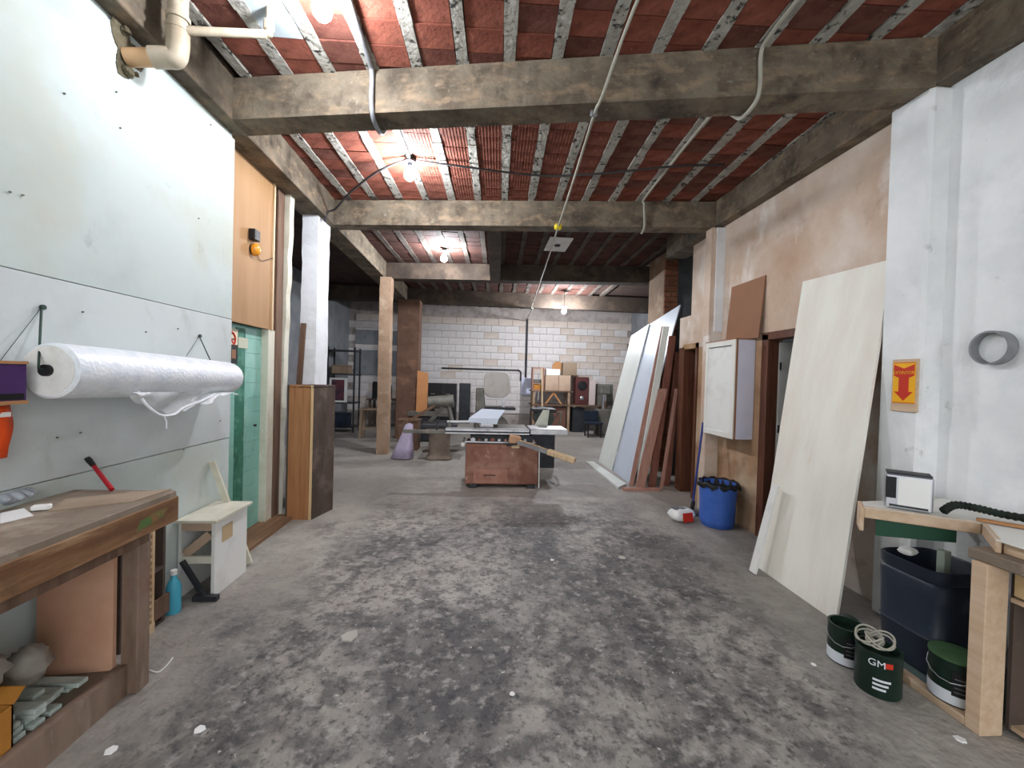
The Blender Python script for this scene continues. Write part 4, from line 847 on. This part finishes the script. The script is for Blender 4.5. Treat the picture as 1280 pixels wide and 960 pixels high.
# wall cabinet
c = thing('wall_cabinet', 'white wall cabinet with framed door over blue bucket', 'cabinet', (2.85, 4.62, 1.0))
x0, x1, y0, y1, z0, z1 = 2.735, XR-.002, 4.33, 4.92, 1.0, 2.09
B().box((x0+.02, y0, z0), (x1, y1, z1)).obj('body', mat('lilac white side', '#d6d6e6', [('#c9c9da', 3, .45, .7)], rough=.5), c, bevel=.003)
B().box((x0+.012, y0-.004, z0), (x0+.034, y0+.02, z1+.004)).obj('edge_strip', m_hard, c)
B().box((x0, y0-.01, z1), (x1, y1+.01, z1+.012)).obj('top', m_hard, c)
d = B().box((x0+.006, y0+.06, z0+.06), (x0+.02, y1-.05, z1-.06)).obj('door', m_white, c)
for lo, hi in (((x0-.002, y0, z0), (x0+.02, y0+.055, z1)), ((x0-.002, y1-.05, z0), (x0+.02, y1, z1)), ((x0-.002, y0+.055, z0), (x0+.02, y1-.05, z0+.06)), ((x0-.002, y0+.055, z1-.06), (x0+.02, y1-.05, z1))): B().box(lo, hi).obj('door_frame', m_lam, d, bevel=.003)
B().box((x0-.004, y0+.08, z1-.066), (x0+.004, y1-.08, z1-.06)).obj('shade_strip', m_dgrey, d)  # thin dark strip stands in for the shade under the top rail
B().slab([(2.90, 4.20, 2.104), (2.90, 4.79, 2.104), (2.955, 4.79, 2.76), (2.955, 4.20, 2.76)], (.012, 0, 0)).obj('hardboard_panel', m_hard, label='brown hardboard panel standing on top of wall cabinet', cat='panel')
# bucket, mop, sack
bk = thing('plastic_bucket', 'blue plastic bucket lined with black bag', 'bucket', (2.71, 4.52, 0))
bc_ = (2.71, 4.52, 0)
B().lathe([(.165, 0), (.172, .01), (.195, .40), (.196, .46), (.203, .462), (.203, .48), (.19, .48), (.185, .05), (0, .04)], bc_, 32).obj('tub', m_blue, bk, smooth=True)
b = B(); n = 40; o = 0
for (r, z, j) in ((.186, .40, .0), (.192, .485, .004), (.207, .50, .008), (.214, .47, .012), (.212, .44, .016)):
    for k in range(n):
        a = 2*math.pi*k/n; rr = r+j*math.sin(k*2.3)+j*.6*math.sin(k*5.1); b.v.append(Vector((bc_[0]+rr*math.cos(a), bc_[1]+rr*math.sin(a), z+j*1.2*math.sin(k*1.7))))
for i in range(4):
    for k in range(n): b.f.append((i*n+k, i*n+(k+1) % n, (i+1)*n+(k+1) % n, (i+1)*n+k))
b.obj('bin_liner', m_black, bk, smooth='all')
b = B().tube(catmull([(2.53, 4.46, .46), (2.50, 4.42, .5), (2.56, 4.36, .44)], 5), .005, 6); b.obj('handle', m_dgrey, bk)
t = thing('mop', 'blue handled mop standing behind blue bucket', 'mop', (2.60, 4.85, 0))
a, c_ = Vector((2.60, 4.86, .1)), Vector((2.75, 4.955, 1.12)); B().tube([a, c_], .013, 10).obj('handle', mat('navy handle', '#2c3f86', rough=.4), t, smooth=True)
B().box((2.47, 4.80, .0), (2.66, 4.90, .07)).obj('mop_head', m_cable, t, bevel=.02); B().cyl((2.59, 4.855, .06), (2.615, 4.87, .16), .022, n=10).obj('socket', m_black, t)
t = thing('cement_sack', 'red and white paper sack lying beside blue bucket', 'sack', (2.52, 4.72, 0))
def pillow(c, sx, sy, sz, rz, mm, nm, tt, z0=0):
    b = B(); n = 12; R = Matrix.Rotation(rz, 3, 'Z')
    for s_ in (-1, 1):
        for i in range(n+1):
            for j in range(n+1):
                u, v = i/n*2-1, j/n*2-1; h = sz*(max(0, (1-u**4)*(1-v**4)))**.5*(1+.08*math.sin(u*7+v*5)); b.v.append(Vector(c)+R @ Vector((u*sx, v*sy, s_*h)))
    m_ = (n+1)**2
    for s_ in (0, 1):
        for i in range(n):
            for j in range(n):
                q = [s_*m_+i*(n+1)+j, s_*m_+(i+1)*(n+1)+j, s_*m_+(i+1)*(n+1)+j+1, s_*m_+i*(n+1)+j+1]; b.f.append(tuple(q))
    return b.obj(nm, mm, tt, smooth='all')
pillow((2.36, 4.66, .075), .14, .09, .07, .3, m_paper, 'sack_body', t); B().obox((2.40, 4.575, .06), (.14, .01, .10), (-.3, 0, .3)).obj('red_panel', m_red_s, t); B().obox((2.33, 4.66, .145), (.16, .08, .008), (0, 0, .3)).obj('grey_flap', m_cable, t)
# ------------------------------------------------------------------ sign and wall sleeve
sg = thing('extinguisher_sign', 'red and yellow fire extinguisher arrow sign on pilaster', 'sign', (2.83, 2.57, 1.45))
ya, yb_, za, zb = 2.485+.01, 2.665, 1.45, 1.80
B().box((2.815, ya, za), (2.83, yb_, zb)).obj('wood_backing', m_ctable, sg, bevel=.002)
B().box((2.812, ya+.012, za+.055), (2.815, yb_-.012, zb-.02)).obj('yellow_plate', m_yellow_s, sg)
cy = (ya+yb_)/2; S1 = (yb_-ya-.024)/2
def pl(pts, mm, nm, x): 
    return B().hexa([(x, cy-u*S1, z) for u, z in pts], [(x-.0015, cy-u*S1, z) for u, z in pts]).obj(nm, mm, sg)
zt, zl = zb-.022, za+.057; hh = zt-zl
f_ = lambda v: zl+hh*v
pl([(-.93, f_(.95)), (-.93, f_(.68)), (-.45, f_(.62)), (-.45, f_(.28)), (-.85, f_(.28)), (0, f_(.06)), (.85, f_(.28)), (.45, f_(.28)), (.45, f_(.62)), (.93, f_(.68)), (.93, f_(.95)), (0, f_(.85))], m_red_s, 'red_arrow', 2.812)
flat_text('EXTINTOR', .029, m_yellow_s, sg, (2.8095, cy, f_(.745)), (0, -1, 0), (0, 0, 1))
for v in (.0, .985): pl([(-1, f_(v)), (1, f_(v)), (1, f_(v)+.004), (-1, f_(v)+.004)], m_red_s, 'border_line', 2.812)
c0 = P(1247, 435, X=XR); t = thing('pipe_sleeve', 'grey pipe sleeve sticking out of whitewashed wall', 'pipe', c0)
B().lathe([(.088, -.01), (.098, -.01), (.098, .06), (.088, .06), (.088, -.01)], c0, 32, (-1, 0, .0)).obj('sleeve', m_grey_pvc, t, smooth=True)
B().lathe([(0, 0), (.088, 0), (.088, .006), (0, .006)], c0, 24, (-1, 0, 0)).obj('plug', m_wall_w, t)
# ------------------------------------------------------------------ right worktable
w = thing('corner_worktable', 'light wooden worktable with white top along whitewashed wall', 'table', (2.65, 1.7, 0))
poly = [(2.22, 2.23), (2.31, 2.34), (2.95, 2.42), (2.95, 1.0), (2.40, 1.0), (2.40, 1.75), (2.62, 1.97)]
ZT = .915
B().hexa([(x, y, ZT-.006) for x, y in poly], [(x, y, ZT) for x, y in poly]).obj('white_top', m_lam, w)
inn = [(2.255, 2.24), (2.325, 2.32), (2.94, 2.40), (2.94, 1.01), (2.43, 1.01), (2.43, 1.74), (2.64, 1.985)]
B().hexa([(x, y, ZT-.06) for x, y in inn], [(x, y, ZT-.007) for x, y in inn]).obj('core_board', m_ctable, w)
def strip(a, b_, z0, z1, th, nm, mm=m_ctable): 
    a, b_ = Vector((*a, 0)), Vector((*b_, 0)); d = (b_-a).normalized(); n = Vector((d.y, -d.x, 0))*th
    return B().hexa([a+Vector((0, 0, z0)), b_+Vector((0, 0, z0)), b_+n+Vector((0, 0, z0)), a+n+Vector((0, 0, z0))], [a+Vector((0, 0, z1)), b_+Vector((0, 0, z1)), b_+n+Vector((0, 0, z1)), a+n+Vector((0, 0, z1))]).obj(nm, mm, w, bevel=.004)
strip((2.22, 2.23), (2.62, 1.97), ZT-.062, ZT+.002, -.02, 'edge_strip'); strip((2.62, 1.97), (2.40, 1.75), ZT-.062, ZT+.002, -.02, 'edge_strip'); strip((2.31, 2.34), (2.22, 2.23), ZT-.14, ZT+.002, .02, 'edge_strip')
B().slab([(2.28, 2.215, ZT-.16), (2.28, 2.215, ZT-.06), (2.56, 2.035, ZT-.06), (2.56, 2.035, ZT-.13)], (.012, .016, 0)).obj('green_apron', m_dkgreen, w)
B().box((2.36, 1.0, .80), (2.945, 1.83, .852)).obj('grey_side_top', m_benchtop, w, bevel=.006)
B().box((2.49, 1.735, .03), (2.945, 1.75, .80)).obj('unit_side', m_dark_w, w); B().box((2.345, 1.735, .0), (2.46, 1.80, .80)).obj('end_panel', m_ctable, w, bevel=.004)
B().box((2.345, 1.80, .0), (2.40, 2.05, .04)).obj('plinth_strip', m_ctable, w, bevel=.004); B().slab([(2.345, 2.05, 0), (2.40, 2.05, 0), (2.40, 2.30, 0), (2.36, 2.14, 0)], (0, 0, .04)).obj('plinth_strip', m_ctable, w)
B().box((2.40, 1.80, .015), (2.95, 2.40, .035)).obj('bottom_board', mat('dark grey green board', '#5a6b66', [('#44514d', 4, .45, .7)], rough=.7), w)  # board coloured a dark grey green
B().box((2.50, 1.0, .03), (2.94, 1.735, .05)).obj('unit_bottom', m_ctable, w); B().box((2.93, 1.0, .05), (2.945, 1.735, .80)).obj('unit_back', m_dark_w, w)
dr = B().box((2.475, 1.1, .66), (2.49, 1.73, .785)).obj('drawer', mat('drawer maple', '#d8bd92', [('#c9ac80', 3, .45, .7)], rough=.6), w, bevel=.003); B().box((2.462, 1.4, .72), (2.476, 1.5, .735)).obj('handle', m_dgrey, dr)
B().box((2.47, 1.1, .63), (2.92, 1.735, .65)).obj('drawer_rail', m_ctable, w)
# drum
t = thing('plastic_drum', 'navy plastic drum cut open under the worktable', 'drum', (2.63, 2.2, .035))
def drum_lathe(prof): return B().lathe(prof, (2.62, 2.19, .036), 40, sq=5)
b = drum_lathe([(.15, 0), (.165, .015), (.172, .10), (.178, .20), (.184, .21), (.178, .22), (.182, .40), (.186, .50), (.176, .515), (.184, .53), (.186, .585), (.178, .59), (.17, .58), (.165, .03), (0, .03)])
b.obj('shell', m_drum, t, smooth=True)
B().box((2.60, 2.12, .2), (2.64, 2.16, .70)).obj('stirring_stick', mat('pale stick', '#b9c6b8', rough=.6), label='pale stirring stick standing in navy drum', cat='stick')
t2 = thing('paint_rag', 'white rag hanging over rim of navy drum', 'rag', (2.5, 2.2, .5)); pillow((2.50, 2.23, .66), .04, .035, .02, .3, m_paper, 'cloth', t2)
# paint cans
def can(c, r, h, label, band, lid=None, rz=0, txt=False, handle=True):
    t = thing('paint_can', label, 'paint can', c, 'paint cans by the worktable')
    c = Vector(c)
    B().lathe([(r*.97, 0), (r, .006), (r, h-.012), (r*1.03, h-.006), (r*1.03, h), (r*.9, h), (r*.88, h-.05), (0, h-.06)], c, 28).obj('tin', m_can if not band else m_can, t, smooth=True)
    if band: B().lathe([(r*1.008, .008), (r*1.008, h*.32)], c, 28).obj('pale_band', m_canw, t, smooth=True)
    # label panel curved round the side facing the aisle
    b = B(); n = 8; a0 = math.atan2(-c.y, -c.x)+rz
    def patch(da, db, za, zb, m_, nm, rr=1.012):
        b = B()
        for i in range(n+1):
            a = a0+da+(db-da)*i/n
            b.v += [c+Vector((math.cos(a)*r*rr, math.sin(a)*r*rr, za)), c+Vector((math.cos(a)*r*rr, math.sin(a)*r*rr, zb))]
        for i in range(n): b.f.append((2*i, 2*i+2, 2*i+3, 2*i+1))
        return b.obj(nm, m_, t)
    if txt:
        patch(.25, .62, h*.74, h*.86, m_red_s, 'red_patch')
        for i in range(3): patch(-.2, .55-.1*i, h*(.40-.1*i), h*(.45-.1*i), m_canw, 'print_line')
        a = a0-.05; flat_text('GM', .048, m_canw, t, c+Vector((math.cos(a)*r*1.03, math.sin(a)*r*1.03, h*.8)), (-math.sin(a), math.cos(a), 0), (0, 0, 1))
    else:
        patch(-.1, .65, h*.25, h*.8, m_black, 'dark_label')
        for i in range(4): patch(.0, .5, h*(.34+.1*i), h*(.36+.1*i), m_cable, 'print_line', 1.02)
    if handle:
        pts = [c+Vector((math.cos(a0+1.6)*r, math.sin(a0+1.6)*r, h*.85))]+[c+Vector((math.cos(a0+1.6-3.2*k/8)*r*1.05+math.cos(a0)*.03*math.sin(math.pi*k/8), math.sin(a0+1.6-3.2*k/8)*r*1.05, h*.85-.06*math.sin(math.pi*k/8))) for k in range(1, 8)]+[c+Vector((math.cos(a0-1.6)*r, math.sin(a0-1.6)*r, h*.85))]
        B().tube(pts, .0025, 6).obj('wire_handle', m_tin, t)
    if lid: B().lathe([(r*1.04, h), (r*1.04, h+.012), (r*.9, h+.014), (0, h+.014)], c, 28).obj('lid', lid, t, smooth=True)
    return t
can((2.18, 2.27, 0), .09, .215, 'paint can with dark label and pale base nearest plywood sheet', True)
can((2.15, 2.045, 0), .098, .225, 'dark green paint can with white letters and rope inside', False, None, 0, True, False)
can((2.44, 1.92, .041), .098, .215, 'paint can with green lid inside foot of worktable', True, mat('green lid', '#3f5c3c', [('#2e4630', 5, .45, .7)], rough=.6))
t = thing('rope_coil', 'tangled pale rope piled on dark green paint can', 'rope', (2.15, 2.05, .22))
pts = []
for k in range(60):
    a = k*.55; r = .045+.035*math.sin(k*.37); pts.append((2.14+r*math.cos(a), 2.06+r*math.sin(a), .235+.035*abs(math.sin(k*.21))+.02*math.sin(k*.9)))
B().tube(catmull(pts, 3), .005, 6).obj('strand', m_cable_w, t, smooth=True)
B().lathe([(0, 0), (.075, 0), (.078, .008), (.07, .014), (0, .012)], (2.325, 2.41, .1), 28, (-.8, -.5, .35)).obj('can_lid', m_can, label='dark green lid leaning against navy drum', cat='lid', smooth=True)
# tin, hose and stick on the table
t = thing('square_tin', 'square bright tin with white label standing on worktable', 'tin', (2.46, 2.2, ZT))
R = Euler((0, 0, -.75)); cc = Vector((2.45, 2.20, ZT+.003))
def ob(dx, dy, dz, sx, sy, sz, mm, nm, bv=0): 
    p = cc+R.to_matrix() @ Vector((dx, dy, dz)); return B().obox(p, (sx, sy, sz), (0, 0, -.75)).obj(nm, mm, t, bevel=bv)
ob(0, 0, .10, .20, .12, .195, m_tin, 'body', .008); ob(0, 0, .2, .19, .11, .012, m_dgrey, 'lid', .003); ob(.02, -.062, .10, .13, .004, .16, m_paper, 'white_label'); ob(-.075, -.062, .12, .045, .004, .12, m_black, 'dark_label'); ob(.0, -.063, .02, .16, .003, .012, m_dgrey, 'print_line')
cpts = catmull([(2.53, 2.08, ZT+.025), (2.60, 2.08, ZT+.06), (2.68, 2.04, ZT+.055), (2.76, 1.98, ZT+.04), (2.84, 1.88, ZT+.04), (2.88, 1.75, ZT+.04)], 10)
b = B(); b.tube(cpts, [.017+.005*(i % 2) for i in range(len(cpts))], 10); b.obj('ribbed_hose', mat('dark green hose', '#161e18', [('#28342a', 9, .45, .7)], rough=.7), smooth=True, label='dark ribbed hose lying across white worktable top', cat='hose')
B().bar((2.62, 1.995, ZT+.012), (2.90, 1.70, ZT+.012), .035, .012).obj('wood_stick', m_cardb, label='orange brown stick beside ribbed hose on worktable', cat='stick')
# ------------------------------------------------------------------ cables and conduits under the ceiling
def cable(pts, r, mm, label, k=5, nm='electric_cable', cat='cable'):
    return B().tube(catmull(pts, k), r, 8).obj(nm, mm, smooth='all', label=label, cat=cat)
y1 = yb1(-.86); y2 = yb2(1.9)
lp = P(512, 213, Z=3.72)
cable([(-.78, .4, ZC-.025), (-.84, 2.2, ZC-.025), (-.86, y1-.2, ZC-.025), (-.865, y1-.035, ZC-.05), (-.865, y1-.03, ZB+.08), (-.86, y1+.02, ZB-.03), (-.85, y1+.2, ZB-.03), (-.84, y1+.32, ZB+.08), (-.83, y1+.5, ZC-.03), (lp.x, lp.y-.05, ZC-.03)], .018, m_grey_pvc, 'grey conduit dipping under nearest beam to the hanging bulb', 6, 'conduit', 'conduit')
cable([(lp.x-.03, lp.y, ZC-.03), (-1.15, 4.55, ZC-.10), (-1.55, 4.95, ZC-.16), (-1.85, 5.3, ZC-.24), (-1.96, 5.36, ZB+.06), (-1.99, 5.36, ZB-.04)], .012, m_cable_d, 'dark cable sagging from bulb to top of white pillar')
cable([(lp.x+.03, lp.y, ZC-.03), (-.2, 4.45, ZC-.05), (.6, 4.55, ZC-.04), (1.2, 4.4, ZC-.05), (1.9, 4.2, ZC-.03), (2.4, 4.1, ZC-.03)], .011, m_cable_d, 'dark cable crossing clay ceiling to the right of bulb')
yy1 = yb1(.74)
cable([(.95, .6, ZC-.03), (.84, 2.2, ZC-.06), (.76, yy1-.1, ZB-.02), (.76, yy1+.1, ZB-.02), (.83, 4.0, ZB-.03), (.91, yb2(.91)-.02, ZB-.03), (.98, 6.4, ZB-.06), (1.22, 10.5, ZB-.10), (1.3, 10.99, ZB-.1), (1.36, YB-.1, ZB-.08)], .011, m_cable_w, 'long pale cable running under beams toward back wall')
B().obox((.905, yb2(.91)-.06, ZB-.03), (.09, .07, .07), (0, 0, .2)).obj('tape_wrap', m_yellow, label='yellow tape wrapped round pale cable at second beam', cat='tape', bevel=.015)
B().obox((.755, yy1+.09, ZB-.012), (.05, .03, .05)).obj('cable_clamp', m_grey_pvc, label='grey clamp fixing pale cable under nearest beam', cat='clamp', bevel=.006)
yr = yb1(1.78)
cable([(1.72, .8, ZC-.025), (1.76, 2.2, ZC-.025), (1.78, yr-.12, ZC-.025), (1.79, yr-.025, ZC-.06), (1.79, yr-.025, ZB+.06), (1.80, yr+.03, ZB-.025), (1.81, yr+.2, ZB-.025), (1.83, yr+.36, ZB+.1), (1.85, yr+.6, ZC-.02), (1.92, 4.9, ZC-.02), (1.95, yb2(1.95)-.06, ZC-.06), (1.97, yb2(1.97)-.03, ZB+.1), (1.97, yb2(1.97)-.03, ZB-.02), (1.93, yb2(1.97)-.05, ZB-.10)], .014, m_cable_w, 'pale cable dipping under nearest beam with loose end at second beam')
A, C_ = P(688, 294, Z=ZC-.02), P(713, 317, Z=ZC-.02)
t = thing('ceiling_plate', 'white junction plate on dark ceiling beyond second beam', 'plate', (1.25, 6.9, ZC-.03)); B().box((1.02, 6.55, ZC-.022), (1.40, 7.25, ZC-.006)).obj('cover', m_white, t, bevel=.004); B().cyl((1.2, 6.9, ZC-.04), (1.2, 6.9, ZC-.02), .05, n=12).obj('socket', m_dgrey, t)
B().obox((-1.99, 5.36, ZB-.03), (.03, .03, .05)).obj('cable_clip', m_cable_d, label='small dark clip at top of white pillar', cat='clip')
# ------------------------------------------------------------------ litter on the floor
for (x, y, s_, lab) in ((140, 938, .05, 'white paper scrap on floor nearest workbench shelf'), (250, 912, .045, 'white paper scrap on floor beyond workbench shelf'), (1017, 831, .03, 'small white chip on floor before paint cans'), (1200, 925, .05, 'pale wood offcut on floor at foot of worktable'), (690, 700, .04, 'small white chip on floor in middle of aisle'), (778, 697, .07, 'pale flat chip on floor toward blue bucket'), (436, 795, .12, 'pale plaster flake on floor in middle of aisle'), (640, 868, .03, 'tiny white chip on floor near centre')):
    p = P(x, y, Z=0); k = 6; rr = [random.uniform(.6, 1)*s_/2*1.2 for _ in range(k)]
    B().hexa([(p.x+math.cos(a*6.283/k)*rr[a], p.y+math.sin(a*6.283/k)*rr[a], .0005) for a in range(k)], [(p.x+math.cos(a*6.283/k)*rr[a]*.9, p.y+math.sin(a*6.283/k)*rr[a]*.9, .005) for a in range(k)]).obj('floor_scrap', m_paper if s_ < .07 else mat('plaster flake', '#b5b0a8', rough=.9), label=lab, cat='scrap', group='litter on the floor')
B().tube(catmull([P(187, 838, Z=.003), P(198, 840, Z=.003), P(208, 832, Z=.003), P(216, 822, Z=.003)], 5), .003, 6).obj('string', m_paper, label='short white string on floor beside workbench leg', cat='string')
